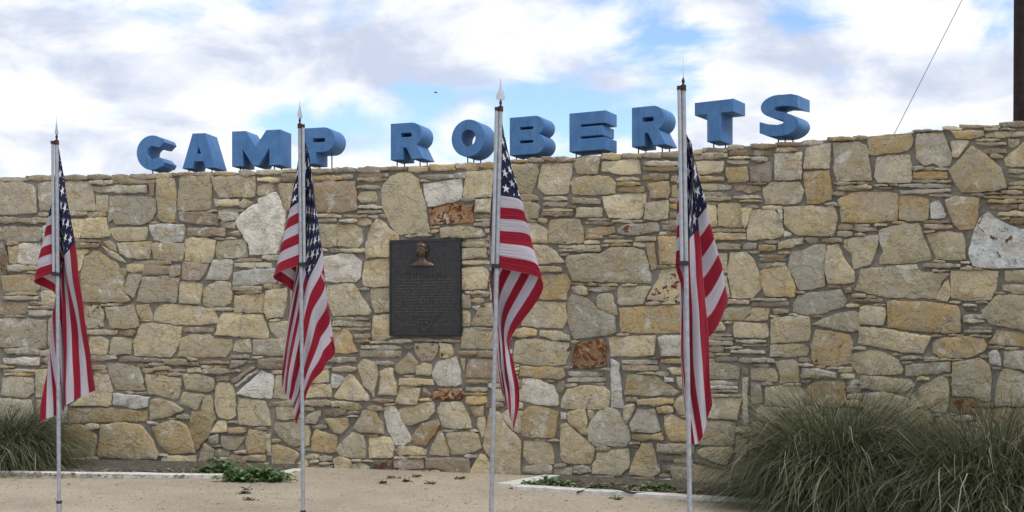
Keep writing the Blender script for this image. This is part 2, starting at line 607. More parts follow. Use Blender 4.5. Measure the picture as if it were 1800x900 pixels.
STONES = """
@ 0 290
s 0 120 260 165
s 270 105 560 150
s 640 105 870 150
s 880 100 1080 140
s 1110 100 1290 145
s 1290 90 1520 130
s 1510 80 1700 125
g -80,178 190,170 310,195 355,290 365,360 355,480 -80,490
g 390,180 530,170 560,445 400,445 385,300
g 600,170 870,165 905,200 920,280 945,400 940,450 620,450
s 900 155 1110 190
g 915,215 1450,205 1450,270 1330,280 1190,275 925,265
s 1120 145 1470 185
b 1475,170 1530,150 1525,300 1490,305
y 960,305 1065,310 1070,455 960,455
g 1090,310 1440,315 1545,335 1540,460 1510,530 1430,580 1150,585 1125,540 1075,570 1075,500 1085,430
s 560 460 860 500
s 870 460 1040 515 b
s -80 515 180 570
s 185 525 470 580
s 480 510 680 580 g
y 660,540 845,545 800,720 640,725
y 860,530 1045,530 1065,620 1090,710 815,720
g -80,610 420,615 420,700 390,755 0,740 -80,700
y 440,600 620,600 620,740 430,740
d -80,790 50,785 75,900 60,1060 90,1090 -80,1100
y 90,810 190,805 185,960 100,960
w 200,785 400,785 390,950 350,985 180,970
y 420,770 600,770 600,960 420,960
s 640 740 990 765
s 650 775 990 825
s 650 830 870 880
y 1090,625 1450,615 1470,665 1440,740 1180,750 1130,710
y 1035,760 1090,750 1130,790 1165,860 1080,820
y 1005,800 1060,830 1180,890 1250,960 1180,950 1090,890
y 1165,780 1300,770 1510,755 1500,800 1475,920 1400,925 1300,920 1210,880
w 1490,595 1560,590 1820,590 1820,680 1800,760 1690,765 1530,745 1510,680
y 1510,780 1690,770 1820,790 1830,830 1800,950 1700,960 1530,925
y 1555,150 1690,130 1725,140 1735,300 1740,565 1650,570 1580,540 1565,380
@ 0 440
y 840,75 940,10 980,20 1090,95 1170,130 1175,200 1230,265 1215,400 1300,490 1250,510 850,510 805,495 805,290 830,160
y 690,60 830,50 820,120 790,210 690,210
b 1185,180 1260,190 1235,260 1190,230
s 1260 135 1420 215 y
s 1420 155 1690 240 b
s 1320 105 1690 145
y 1285,235 1405,250 1350,400 1330,475 1220,400
g 1420,265 1690,260 1770,290 1770,330 1740,520 1690,510 1355,510
y 15,255 390,240 420,300 380,390 330,410 50,410
s 60 420 360 445
s 50 455 380 490
s -80 510 280 625 b
s 300 555 560 580
s 300 590 560 640
y 415,400 580,400 580,540 430,540
g -80,690 60,670 455,690 455,900 440,970 100,955 -80,950
y 600,240 780,230 780,500 600,500
y 480,690 800,560 800,760 480,940
k 840,545 980,545 1030,600 1020,745 960,765 870,760 840,650
y 1045,560 1230,560 1310,545 1340,610 1375,700 1380,745 1330,765 1110,770 1070,660
y 1355,540 1475,540 1490,610 1505,675 1400,675 1370,610
y 1560,545 1720,535 2100,575 2130,610 2165,720 2000,735 1700,725 1520,690
s 870 795 1165 835
s 1190 795 1330 845
@ 0 590
y 1400,-115 1480,-125 1690,-95 1800,-85 1780,20 1740,150 1690,205 1340,200 1325,60
s 70 120 400 190
w 45,225 395,215 390,300 50,275
s 50 330 350 360
s 60 365 350 395
g 30,420 120,400 330,430 335,560 280,610 20,590
y 365,340 560,330 560,600 360,600
y 600,60 840,40 840,240 600,240
y 600,280 880,260 900,360 600,600
y 890,20 1020,20 1070,60 1060,180 890,175
y 1130,20 1230,15 1310,40 1280,180 1095,180
s 900 190 1150 245
s 920 290 1050 335 b
s 930 345 1060 370
s 1190 210 1400 255
s 1400 225 1620 260 b
s 1630 235 1850 285
s 1540 310 1690 340 b
s 1480 270 1620 300
g 1060,275 1130,275 1370,320 1400,400 1435,545 1150,530 1125,470 1080,350
y 940,380 1080,380 1105,540 1090,690 700,690 850,580
w 1125,570 1475,605 1450,710 1310,715 1120,680
y 1445,390 1560,390 1790,430 1780,560 1750,620 1690,610 1560,580 1480,570
y 1500,630 1580,620 1690,660 1820,730 1800,750 1690,790 1490,835
o 700,715 1000,720 1460,745 1450,855 1000,850 780,865 690,860
g -80,620 300,640 340,850 -80,860
g 370,640 660,640 660,860 370,860
@ 0 740
g -80,40 250,40 240,350 -80,350
g 270,50 600,40 600,350 270,340
o 640,50 800,40 900,90 960,160 925,340 830,350 640,340
s 850 30 980 75
o 1000,40 1200,20 1390,40 1480,150 1570,330 1560,375 1270,370 975,350 990,200
o 1510,60 1690,-5 1790,10 1860,60 1900,180 1940,310 1690,315 1640,290 1580,220
y 1620,360 1690,345 1940,350 1920,430 1880,480 1690,460 1600,450
s 640 400 980 440 g
s 990 390 1580 470 g
s -80 380 600 450 g
@ 300 290
s 40 75 230 105
s 250 75 440 105
s 450 70 650 105
s 680 60 830 105
s 860 50 1110 95
s 1120 45 1360 75
s 1380 40 1600 80
s 1600 35 1690 75
y 105,115 380,115 410,200 400,320 385,430 180,445 70,440 75,350
y 405,120 700,115 830,115 840,220 835,310 690,315 490,320 455,250
s 870 125 1080 165
s 1100 90 1340 165 b
y 870,210 1000,180 1025,250 950,285 880,305 860,280
y 1080,190 1390,185 1390,430 1150,450 1110,330
y 435,340 680,345 680,400 450,410
y 690,380 740,340 820,375 720,430 680,405
s 480 440 720 465
s 480 470 670 545
y 510,560 650,560 640,630 520,615
b 95,470 300,465 440,490 475,530 470,595 280,590 100,555
w 875,340 1040,265 1080,300 1140,470 1100,700 1060,850 1040,880 790,885 780,780 650,570 690,500 820,400 880,385
y 1170,490 1420,470 1430,860 1090,870 1130,700
s 180 620 540 705 b
s 570 655 710 700 b
y 150,740 210,715 450,750 430,870 405,970 300,970 150,945
y 475,760 740,735 760,900 755,905 470,925 455,850
s 1410 110 1690 150
b 1430,190 1600,165 1830,170 1845,440 1700,470 1450,460
s 1450 490 1690 520
s 1450 530 1640 560
y 1465,590 1640,600 1650,800 1500,815
y 1655,600 1800,590 1895,640 1890,760 1830,815 1660,800
@ 300 440
w 1500,70 1690,35 1800,40 1885,110 1875,260 1830,305 1545,310 1500,190
y 1080,60 1470,20 1470,300 1080,330
p 130,110 380,135 300,295 125,290
w 430,105 600,90 610,130 570,285 350,295
y 100,315 190,310 310,325 285,530 90,520
y 330,400 380,350 500,305 585,330 610,430 590,510 530,555 370,545 330,520
s 0 150 95 250
s 630 85 900 115
s 640 120 990 175
w 630,230 720,205 850,185 1030,180 1050,320 900,325 720,350 625,350
s 630 355 900 400
s 640 405 900 430
s 930 330 1090 375
y 640,450 760,445 780,440 920,425 925,620 640,605
y 945,410 1150,375 1150,480 1110,660 960,670 940,600
y 1190,360 1510,340 1530,660 1190,680
y 520,620 710,625 700,740 685,845 455,830 480,700
y 720,640 920,640 960,770 960,870 700,850
s 430 570 630 598
y 985,720 1180,700 1180,860 1060,865 1000,800
y 1220,710 1570,690 1570,880 1220,880
s 140 765 430 810
y 100,880 200,840 370,845 440,870 605,880 600,950 540,1055 80,1050 95,950
y 1545,345 1800,335 1870,430 1980,600 1960,635 1620,640 1545,500
s 1610 665 1970 690
s 1610 700 1970 750
@ 300 590
y 660,45 780,40 800,160 620,150
g 820,45 1180,30 1180,195 825,190
y 1220,60 1500,50 1500,280 1220,280
s 610 195 780 225
b 880,235 1180,225 1180,330 880,320
s 0 265 270 295 b
s 300 255 580 275 b
s 0 330 150 350
y 170,320 300,320 310,365 180,360
s 340 330 590 375
g 610,240 760,245 700,290 600,320
g 600,440 820,290 830,320 680,440 620,475
w 640,490 850,340 870,350 660,505
y 130,385 300,390 430,415 425,540 360,550 160,535
y 130,565 330,590 260,735 95,670
y 340,600 400,590 420,680 450,830 400,820 300,745
y 455,520 470,470 560,460 610,500 635,580 640,790 590,830 480,800 450,700
w 900,350 1025,400 1000,620 860,610 660,580
y 670,615 940,655 985,890 680,875
y 1050,400 1330,380 1310,640 1020,610
s 990 645 1290 690
y 1040,710 1300,710 1290,820 1060,825
y 1370,370 1560,340 1555,460 1370,465
y 1340,500 1440,480 1585,485 1590,600 1330,605
s 1320 640 1600 690
s 1610 650 1800 700
s 1604 214 1830 265
s 1600 310 1840 350
w 1595,380 1690,400 1720,430 1640,515 1600,510
y 1620,600 1770,385 1800,390 1960,590 1955,640 1700,625
g 1350,790 1480,735 1480,800 1440,870 1340,860
s 1520 720 1730 790 b
@ 300 740
o 215,-95 300,-80 430,0 380,150 330,200 260,290 225,200 190,30
y 470,10 550,10 555,110 400,110 440,50
s 580 65 740 120 o
y 500,150 735,160 700,210 640,280 520,260
g 370,160 480,130 460,220 400,210
o 780,90 930,110 960,200 980,290 770,320 750,200
y 945,140 985,140 995,330 960,330
y 1040,20 1290,20 1290,245 1180,240 1080,150 1030,90
y 1310,50 1375,50 1370,230 1310,250
o 1450,80 1640,150 1640,290 1600,310 1395,290 1400,180
o 1000,250 1060,240 1200,280 1270,330 1220,420 1180,470 1020,470
b 610,330 770,360 770,390 690,470 640,470 570,370
s 780 345 940 395
g 670,480 780,420 950,410 1000,495 700,500
y 340,225 430,280 420,360 290,450 270,420
y 1200,450 1340,380 1360,440 1330,470
s 1340 330 1460 370
s 1480 350 1600 390
y 1620,380 1690,350 1780,380 1790,480 1640,470
s 1400 440 1600 465
@ 600 270
s 0 145 155 180
s 0 210 120 245
s 170 135 390 190
s 400 135 650 165
s 670 130 860 180
o 875,110 1130,115 1130,160 900,170
s 1140 100 1360 160
s 1370 95 1520 145
s 190 195 460 235
s 180 240 450 275 o
s 170 315 370 350
y 190,385 325,380 345,410 345,470 200,480 170,440
s 180 520 400 545
s 170 565 390 590
s 30 605 260 630
b 385,600 440,600 445,640 410,635
s 0 650 150 680
y 600,185 690,200 770,255 785,360 835,510 850,640 870,770 690,785 540,790 490,690 410,510 400,340 490,230
y 345,645 400,670 460,730 550,810 560,845 560,1010 250,1030 240,950 290,740
w 815,300 950,290 1195,250 1190,440 1100,480 870,525 830,420
s 780 210 1110 250
w 1125,200 1225,195 1225,240 1125,240
y 1240,180 1500,165 1500,430 1210,425 1225,300
r 880,550 1150,495 1300,510 1300,680 1100,690 890,700
y 1340,460 1500,450 1490,580 1330,575
s 1350 605 1560 630
s 1200 440 1330 465
s 900 750 960 775
y 990,740 1200,720 1390,740 1420,800 1370,830 1000,835
s 1240 850 1450 890
s 1320 680 1560 720
@ 600 420
y 230,230 500,185 500,470 250,470 215,440
y 290,500 500,490 500,720 340,730 300,610
y 325,760 500,750 500,960 420,995 305,985
y 1180,100 1430,85 1445,180 1180,200
s 1180 30 1450 80
s 1180 215 1460 250
y 1180,300 1400,280 1455,320 1440,490 1180,500
s 1240 515 1470 540
s 1280 550 1460 575
g 1190,545 1270,560 1280,680 1190,690
y 1480,440 1620,440 1620,610 1480,600
w 1295,665 1370,660 1345,695
k 1430,640 1500,640 1600,860 1290,850 1350,720
y 1190,710 1260,720 1270,860 1190,860
s 1190 880 1500 900
@ 600 570
y 1215,60 1500,40 1500,250 1190,235 1195,130
s 0 40 290 60
o -130,75 60,60 100,130 155,280 -130,290
s 140 100 280 135
s 145 140 280 178
s 210 205 590 245
s 200 252 590 320
s 350 365 530 395
s 640 215 700 240
s 720 140 920 165
k 735,190 960,195 960,270 900,355 790,355 735,280
k 975,190 1090,200 1110,290 1080,325 980,320
y 680,285 755,380 745,470 600,490 545,470 550,410
y 820,385 895,405 885,500 760,495 755,420
w 960,370 1140,320 1175,470 1185,590 1130,605 970,605 905,490
y 220,350 350,390 355,490 320,715 280,640 230,610 165,420
y 480,430 520,450 515,520 550,610 545,700 370,690 400,540 395,460
s 580 535 905 600 o
y 590,615 660,605 785,630 745,790 550,780
s 300 740 510 765
b 805,630 850,640 885,690 880,720 810,700
r 920,645 1190,640 1190,745 920,740
s 1165 270 1340 305
y 1190,340 1230,345 1215,480 1190,400
p 1265,345 1490,350 1490,525 1225,515
s 1240 555 1450 580
s 1250 625 1450 660
s 1250 710 1430 785
y 1540,640 1660,690 1650,755 1530,750
y 1540,300 1650,350 1650,600 1540,560
o 1280,820 1410,815 1400,900 1330,910
s 0 780 190 840 o
s 270 810 410 855
s 60 860 180 885
@ 600 720
y 215,25 290,0 350,30 400,130 425,240 200,220 125,180
w 430,-20 530,-30 580,50 630,150 690,290 680,310 610,345 540,340 480,230 440,100
y 570,0 770,-60 920,-80 920,30 850,100 670,155 600,90
y 990,-70 1180,-70 1250,30 1290,180 1100,185 1000,160 975,60 950,30
o 800,140 960,100 980,150 900,260 850,345 740,345 700,260
y 1360,75 1420,75 1440,230 1390,270 1350,150
y 0,330 110,230 225,260 240,340 230,480 0,455 -40,400
y 275,280 480,280 510,350 510,470 290,470
y 545,400 580,365 780,370 840,400 830,450 590,450
y 970,215 1000,230 1070,400 1060,450 870,440
y 1040,240 1200,220 1340,235 1385,380 1260,430 1100,440
y -150,95 60,85 75,160 0,235 -60,220
y 110,540 200,525 280,560 280,600 110,600
d 325,510 490,500 500,600 330,605
p 530,500 800,490 820,575 600,590 530,580
p 840,480 1270,480 1270,630 1110,630 980,580 840,580
y 1370,450 1430,450 1470,530 1460,640 1280,630 1340,500
y 1480,-10 1560,20 1640,160 1770,310 1770,640 1520,640 1490,480 1410,390
y 1580,60 1650,0 1790,30 1790,230 1700,200
@ 900 250
s 0 180 150 205
s 150 160 320 195
s 300 150 620 185
s 900 115 1070 170
s 1100 110 1280 150
s 1290 110 1470 155
s 1500 105 1700 150
y -110,230 260,220 255,330 190,505 -110,500
y 310,220 590,210 590,300 545,510 330,510 265,450 270,320
y 650,150 840,130 870,190 850,310 650,305 620,240
y 900,200 1250,170 1270,310 1130,320 900,290
s 1320 195 1740 235
s 1310 245 1740 285 o
s 1300 310 1550 375
s 1590 330 1740 400
y 610,350 850,335 970,345 1015,400 1015,510 610,515 590,400
s 1040 350 1260 380
s 1040 390 1260 430
b 1040,450 1310,435 1310,495 1040,490
o 1345,410 1540,390 1570,480 1540,555 1380,550
y 905,540 1110,520 1330,500 1310,650 1280,755 970,745 930,660
s 320 545 540 580
s 320 585 540 625
s 610 560 880 610 g
y -60,590 220,595 280,635 240,755 -60,755
s 310 660 600 685
s 310 695 600 735
y 655,650 900,650 890,740 650,745
y 1330,600 1550,580 1535,755 1430,770 1320,760
s 1590 430 1740 540
s 1580 610 1740 660
s 1570 690 1740 740
s 270 760 345 790
y 0,800 240,800 350,870 350,990 0,995
y 385,770 670,760 700,850 700,1000 370,1000 360,900
s 720 790 990 815
o 740,850 1010,835 1020,900 740,945
g 1050,860 1110,815 1440,800 1450,880 1380,900 1180,920 1050,900
s 1490 780 1740 810
s 1490 820 1740 870
@ 900 400
s 740 80 890 105
s 470 175 870 205
s 470 210 880 240
s 920 120 1190 145
s 980 160 1180 185
s 1230 90 1420 135
y -20,180 350,180 430,240 520,345 -20,365
y 560,290 720,260 880,265 980,205 1190,200 1300,230 1330,320 1380,520 1370,550 1080,540 620,530 580,440 540,340
o 1330,160 1410,150 1430,400 1380,410 1350,270
o 1455,90 1740,95 1740,360 1470,360
s 80 390 500 440
o 100,480 540,465 580,540 530,710 100,700
y 590,590 700,575 750,600 750,670 620,650
s 750 590 1030 625
y 860,660 990,655 1010,740 1050,860 1000,865 860,790 840,710
y 1060,585 1370,590 1290,760 1050,760
k 1480,420 1690,400 1740,730 1340,715 1420,560
g 600,660 720,690 830,790 1020,890 1020,1040 900,1065 620,1100 560,950 550,750
y 100,740 270,740 530,745 540,900 500,995 100,970
o 1070,800 1350,780 1690,770 1750,780 1750,1030 1250,1040 1080,1030
@ 900 550
s 20 155 240 235 o
y 280,170 460,180 570,230 560,275 420,265 275,220
y 50,280 120,255 370,280 560,300 570,370 520,510 200,510 20,480 20,400
r 650,310 900,255 930,330 920,520 800,540 610,550 610,400
y 965,240 1100,240 1415,225 1410,420 990,430
w 1450,235 1690,225 1760,230 1760,420 1490,420
s 1095 465 1440 510
s 1100 515 1450 570
s 1480 460 1740 500
y 1540,540 1740,540 1740,600 1590,600
w 1510,630 1590,650 1600,685 1520,680
o 90,530 500,545 520,630 470,655 70,625
w 110,660 230,655 400,720 450,810 455,915 280,905 60,860 60,770 100,740
b 40,660 100,665 95,740 60,750
s 570 580 900 625
s 560 635 930 680
b 470,690 515,690 500,780 440,780
y 560,760 720,720 900,730 965,780 960,900 940,945 500,945 490,890
w 985,460 1060,500 1070,700 1105,900 1095,935 980,920 990,700
y 1150,600 1290,625 1410,620 1600,740 1660,790 1600,815 1110,810
s 1130 840 1240 875 b
s 1250 845 1590 910 o
y 1640,640 1740,640 1740,790 1650,730
y 1640,850 1700,820 1760,840 1760,1010 1660,1000 1610,920
@ 900 700
o 165,85 300,90 460,130 440,240 420,390 240,385 105,370 110,150
w 485,140 540,150 540,210 490,200
y 550,135 720,110 740,200 740,365 690,345 555,230
y 750,120 805,130 800,190 770,215 755,180
y 490,260 550,245 640,340 820,490 780,650 560,640 495,600 485,420
g 860,130 980,100 1040,120 1090,210 1160,320 1170,410 1120,470 840,470 770,420 755,310 790,220
y 1120,75 1210,60 1210,110 1140,245 1110,230
g 1250,110 1420,115 1465,320 1410,340 1200,330 1165,250
s 1190 355 1380 410 o
s 1390 350 1500 410
o 1510,190 1570,160 1690,220 1750,230 1750,430 1580,420 1530,330
y 120,420 240,430 380,440 410,560 410,655 180,640 130,560
y 850,540 1160,500 1160,640 1150,690 1070,760 800,740 800,660 840,600
y 1280,450 1380,450 1420,580 1460,730 1380,770 1170,750 1180,670
y 1445,450 1690,455 1780,470 1780,540 1690,550 1450,530
s 1480 570 1780 620 b
s 1500 660 1780 720 b
s 110 660 390 740
s 420 690 590 760
s 620 670 770 740
g 780,780 1010,770 1020,860 760,860
g 1080,790 1400,780 1390,850 1050,860
w 1410,830 1480,790 1570,790 1610,880 1450,900
y 660,780 760,760 750,820 680,820
@ 1200 230
s 200 170 440 215 b
s 20 195 190 230
s 460 145 590 185
s 680 130 920 170
s 930 115 1180 150 b
s 1180 100 1370 140
s 1440 65 1700 100
s 40 240 190 290
s 200 222 440 270
s 470 195 690 240 b
s 720 195 900 240
s 930 175 1120 210 b
s 450 290 650 325
s 690 265 840 300
y 20,310 410,305 400,390 370,415 20,430
o 440,375 640,360 655,490 620,505 460,510 440,440
p 680,360 850,310 875,350 880,470 850,500 680,500 670,420
g 915,230 1180,215 1185,330 1175,480 915,485
g 1230,170 1470,125 1450,370 1200,365 1220,270
y 1490,125 1740,115 1820,150 1840,300 1880,495 1690,485 1530,495 1500,400 1495,250
s 60 455 410 500
s 60 530 480 580
s 520 545 770 600 b
y 800,570 880,520 1160,510 1195,600 1170,700 1110,720 830,715 810,650
o 1200,410 1450,400 1480,600 1470,680 1380,710 1240,720 1220,600
s 60 615 470 645
s 60 655 470 690
s 510 645 770 670
s 570 685 780 705
s 640 740 740 760
s 800 745 990 775
y 360,725 570,720 590,800 585,945 355,940
y 590,770 690,770 650,880 630,960 600,920
y 690,790 900,785 960,850 1010,1010 930,1055 650,1085 640,980
w 945,780 990,790 990,890 970,880
y 1010,760 1250,745 1500,760 1530,850 1510,980 1480,1040 1150,1030 1080,990 1005,920
y 80,730 320,740 340,800 330,940 80,940
s 1530 550 1880 585 o
@ 1200 380
s 80 130 620 160
s 80 170 630 200
s 80 205 630 235 o
s 80 275 570 305
s 80 310 570 330
g 620,270 740,265 720,325 600,320
s 770 280 930 345 o
y 960,260 1190,210 1195,270 1080,300 960,330
b 1210,220 1330,220 1340,260 1260,270
s 1390 220 1580 255 b
w 1020,150 1080,180 1060,200 1020,200
y 480,365 640,360 710,440 790,680 770,720 690,800 490,800 450,560 460,460
y 100,360 440,370 440,560 100,560
y 100,600 430,590 460,800 100,800
s 760 380 1020 405 b
s 770 410 1020 445 b
o 770,540 930,510 1030,500 1080,620 1110,700 1110,795 830,790 800,720
v 1080,345 1190,340 1290,290 1420,285 1420,400 1400,560 1420,690 1160,730 1130,680 1050,490
y 1440,290 1550,275 1580,400 1690,540 1690,650 1600,665 1450,660 1415,560 1420,420
s 100 825 660 870
s 690 815 1030 838
s 690 845 1050 890
v 1150,790 1260,760 1560,730 1620,830 1610,900 1500,920 1380,960 1240,970 1100,940 1090,880
r 1615,710 1660,700 1665,760 1620,760
@ 1200 530
y 330,140 480,60 680,55 680,120 600,185 330,185
y 690,70 860,70 840,180 610,187 685,130
s 900 80 1040 120
y 880,180 1050,150 1240,145 1265,250 1250,385 1080,400 885,410
y 1280,230 1400,160 1690,90 1750,120 1750,290 1690,300 1480,265
y 515,205 830,220 855,340 840,355 515,350
y 100,240 390,200 420,260 410,290 100,290
s 100 325 480 345
s 100 355 500 385
s 100 390 490 430
s 540 380 820 410
s 600 425 830 445
s 490 480 810 515
s 350 545 540 590
s 560 560 690 605
s 700 560 910 600
y 100,480 310,510 310,550 100,550
y 880,430 1200,420 1245,460 1230,530 1000,545 870,540
o 1320,280 1500,305 1650,330 1680,400 1650,610 1500,640 1290,600 1280,440
s 1160 560 1265 595
y 100,600 400,610 560,650 550,765 400,765 100,750
p 600,650 640,650 645,720 600,720
y 690,670 800,655 910,665 940,720 935,790 800,780 680,770
y 920,590 1100,580 1140,620 1150,790 970,800 950,670
w 1190,650 1520,700 1510,755 1190,710
s 1190 722 1490 760
s 1580 720 1690 755
s 100 790 540 825 w
s 100 835 540 860 w
s 100 870 550 895
g 595,760 650,755 645,1220 605,1220
p 685,815 770,820 785,990 740,1010 690,1000
y 830,840 1150,840 1200,900 1180,1030 1000,1030 820,1020
o 1210,880 1300,800 1600,790 1620,1000 1500,1050 1220,1000
@ 1200 680
y 100,105 580,115 560,200 530,320 100,300
y 100,330 520,350 500,560 480,580 100,560
y 150,640 220,600 480,590 490,650 430,780 330,740 160,670
b 150,720 430,800 400,820 120,740
y 100,760 390,830 450,810 470,900 460,990 100,960
y 540,490 640,520 630,900 510,900
y 750,200 1000,210 980,330 740,320
y 700,340 850,370 930,460 800,480 690,440
y 660,520 900,500 950,700 900,900 660,880
y 990,350 1300,340 1320,600 1010,620
y 1350,340 1700,350 1690,640 1350,620
y 980,640 1300,650 1290,900 960,900
y 1340,660 1700,670 1690,900 1330,900
y -20,560 110,560 100,660 0,680
s -80 720 90 760
g -100,790 70,800 60,960 -100,950
@ 1500 200
s 0 225 150 255
s 600 165 880 182
s 890 130 1060 165
s 1060 112 1440 140
s 1460 80 1780 130
o 150,260 210,225 580,190 585,290 540,370 200,415 150,400
g 630,205 890,185 920,270 980,420 940,515 860,520 790,480 730,515 690,500 625,430
g 245,430 550,405 570,520 575,660 560,680 250,685 215,620 230,500
o 975,180 1280,165 1290,215 1180,245 1020,245
s 1310 145 1430 165
y 1310,210 1400,175 1760,180 1760,230 1500,235 1320,235
y 970,275 1150,270 1040,430 1000,420
s 1210 285 1510 310
s 1260 350 1510 390 b
y 1530,250 1650,265 1640,300 1590,335 1540,330
y 1175,325 1240,360 1390,480 1460,540 1515,690 1510,735 1390,765 1080,780 1000,680 950,560
y 1500,440 1690,290 1760,270 1760,520 1510,515
s 600 575 920 640 o
s 1540 550 1760 590
s 1540 600 1760 630
s 1550 675 1760 705
s 1540 720 1760 745
s 470 700 960 732
w 460,760 800,745 960,740 950,770 700,790 480,795
s 760 795 970 820
s 0 710 190 740
s 250 730 380 745
@ 1500 350
o -150,10 0,-60 370,-70 440,-40 445,120 430,210 150,235 -100,230 -130,100
o 460,-20 560,-30 740,0 745,190 690,215 465,205
w 770,40 850,15 915,160 910,180 770,185
o 910,20 1000,-30 1250,-10 1230,150 1200,290 1060,300 1000,250 960,150
s 1300 -30 1760 -5 o
s 1340 10 1760 40
s 1350 60 1620 100 b
s 1640 60 1760 100
s 1440 130 1760 165
s 1560 190 1760 250
s 700 215 970 240
s 720 250 980 295
x 1340,120 1400,190 1550,270 1690,300 1760,320 1760,670 1400,680 1190,660 1145,530 1200,310 1250,200
s 0 285 230 320
y -100,400 0,390 250,355 245,440 170,640 0,690 -10,560 -80,480
y 260,310 400,270 640,240 670,290 690,360 780,600 600,620 270,640 255,600 310,520 270,420
y 730,360 860,325 1080,340 1100,440 1110,590 1040,605 830,590 790,480
s 700 640 1060 680
y 80,690 620,650 650,720 960,735 870,820 820,980 500,970 330,970 25,900 60,800
y 900,820 940,800 960,940 930,1010 820,990
y 970,710 1430,710 1410,860 1360,990 1080,1000 970,970
y 1500,710 1760,710 1760,820 1510,810
g 1470,850 1690,850 1760,890 1760,950 1600,930 1480,900
@ 1500 500
s 10 145 300 175
y 70,225 140,215 310,230 320,290 290,400 65,395
q 345,160 700,175 1030,210 1060,300 1065,470 900,480 600,455 350,430 345,300
w 1080,200 1210,190 1220,220 1100,220
d 1095,235 1230,230 1220,265 1120,265
y 1270,260 1430,110 1690,110 1760,110 1760,470 1640,445 1360,385
s 1100 300 1300 340
s 1100 345 1290 380
s 1160 425 1370 445
s 1100 450 1370 480
o 1420,455 1690,490 1760,500 1760,620 1580,600 1350,585
y 60,420 240,430 480,470 765,515 690,680 480,670 240,610 50,595 70,510
o 800,580 870,530 1100,520 1290,540 1320,600 1290,670 1130,720 870,720 790,670
s 480 710 680 740
y 10,680 160,650 300,670 450,760 495,840 470,890 250,890 50,870 0,800 -60,740
g 520,800 960,760 965,860 530,910
w 1350,670 1430,650 1465,800 1360,780
g 1500,660 1690,660 1760,660 1760,850 1690,840 1490,810
y 990,780 1250,735 1350,800 1360,950 1350,1160 1180,1110 985,1100
@ 1500 640
y 1480,50 1560,50 1690,100 1760,120 1760,410 1400,410 1420,200
y 90,120 200,120 570,155 605,210 500,275 300,265 80,235
y 650,230 860,120 940,150 945,300 920,470 820,470 720,420 640,320
k 540,290 600,310 720,440 790,540 740,620 560,620 480,560 510,400
y 100,290 300,280 510,330 480,480 400,540 100,500
r 990,345 1170,350 1250,400 1230,500 1000,470
o 840,520 1000,520 1010,640 830,640
o 1280,450 1700,430 1700,640 1290,650
o 0,560 400,580 380,880 0,880
y 450,680 800,680 790,900 440,900
y 860,680 1250,680 1240,900 850,900
y 1300,690 1700,690 1700,900 1300,900
t 869 342 910 353
t 914 342 944 353
t 629 385 652 396
t 1475 394 1498 405
t 854 401 898 410
t 1472 407 1498 416
t 860 412 898 423
t 860 425 894 436
t 578 436 600 445
t 860 438 894 449
t 464 449 489 458
t 863 451 892 462
t 1334 462 1356 471
t 71 463 94 474
t 98 463 120 474
t 863 464 888 475
t 17 466 48 477
t 890 467 912 478
t 74 476 103 487
t 863 477 888 488
t 890 480 912 491
t 77 489 102 500
t 890 493 915 504
t 890 506 915 517
t 890 519 912 530
t 107 531 131 542
t 875 532 903 543
t 1214 538 1249 549
t 881 545 911 556
t 1214 551 1241 562
t 887 558 915 569
t 869 575 901 586
t 128 587 152 596
t 869 588 901 599
t 869 601 893 612
t 1247 609 1273 618
t 878 614 901 623
t 74 615 104 626
t 842 617 871 628
t 1625 627 1647 636
t 74 628 100 639
t 512 642 534 653
t 536 642 558 651
t 1475 645 1498 656
t 380 660 404 669
t 1487 667 1512 676
t 1490 678 1512 689
t 1490 691 1515 702
t 1490 704 1515 715
t 857 706 886 717
t 890 707 918 718
t 1412 714 1438 725
t 1157 715 1184 726
t 1382 716 1410 727
t 1475 717 1503 728
t 1442 719 1469 730
t 1412 727 1440 738
t 1379 729 1407 740
t 1472 730 1498 739
t 1682 730 1709 741
t 1682 743 1704 754
t 1295 749 1320 760
t 380 791 402 802
t 1505 799 1532 810
t 1535 799 1561 810
t 1565 802 1595 813
t 1598 802 1622 813
t 1625 802 1657 813
t 1661 802 1692 813
t 1694 802 1735 813
t 1739 802 1779 813
t 377 804 399 815
t 1505 812 1546 823
t 1550 815 1593 826
t 1595 815 1639 826
t 1643 815 1675 826
t 1679 815 1703 826
t 1706 815 1737 826
t 1739 815 1772 826
t 1775 815 1797 826
t 1505 825 1542 836
t 1544 828 1588 839
t 1592 828 1624 839
t 1628 828 1655 839
t 1658 828 1695 839
t 1697 828 1734 839
t 1736 828 1780 839
t 1505 838 1532 849
t 1742 272 1763 278
t 1604 292 1623 299
t 1625 294 1644 300
t 1466 320 1498 326
t 1763 335 1797 342
t 1466 337 1485 344
t 1709 340 1729 346
t 1178 349 1208 356
t 869 355 887 362
t 1451 357 1472 363
t 869 364 887 371
t 68 372 86 379
t 1079 386 1113 393
t 1538 393 1558 399
t 1160 408 1189 414
t 1193 408 1212 415
t 731 411 761 417
t 1028 422 1053 429
t 1346 422 1368 428
t 14 425 33 432
t 1115 427 1134 434
t 602 437 640 444
t 1358 462 1379 468
t 1157 466 1178 472
t 50 468 69 475
t 1691 468 1709 475
t 860 490 884 497
t 1457 500 1476 507
t 74 502 104 509
t 1499 516 1520 523
t 830 525 850 532
t 53 530 73 537
t 1136 530 1159 537
t 1490 534 1510 541
t 1253 538 1273 545
t 1724 588 1742 594
t 686 596 725 603
t 767 596 808 602
t 1739 608 1766 614
t 1226 609 1245 615
t 1502 609 1522 615
t 1769 610 1791 616
t 1232 630 1255 636
t 242 639 261 645
t 74 641 104 647
t 560 642 582 649
t 251 647 271 654
t 479 651 502 658
t 1154 654 1176 660
t 296 655 321 661
t 1613 662 1634 669
t 1340 672 1358 678
t 860 674 878 681
t 995 674 1013 680
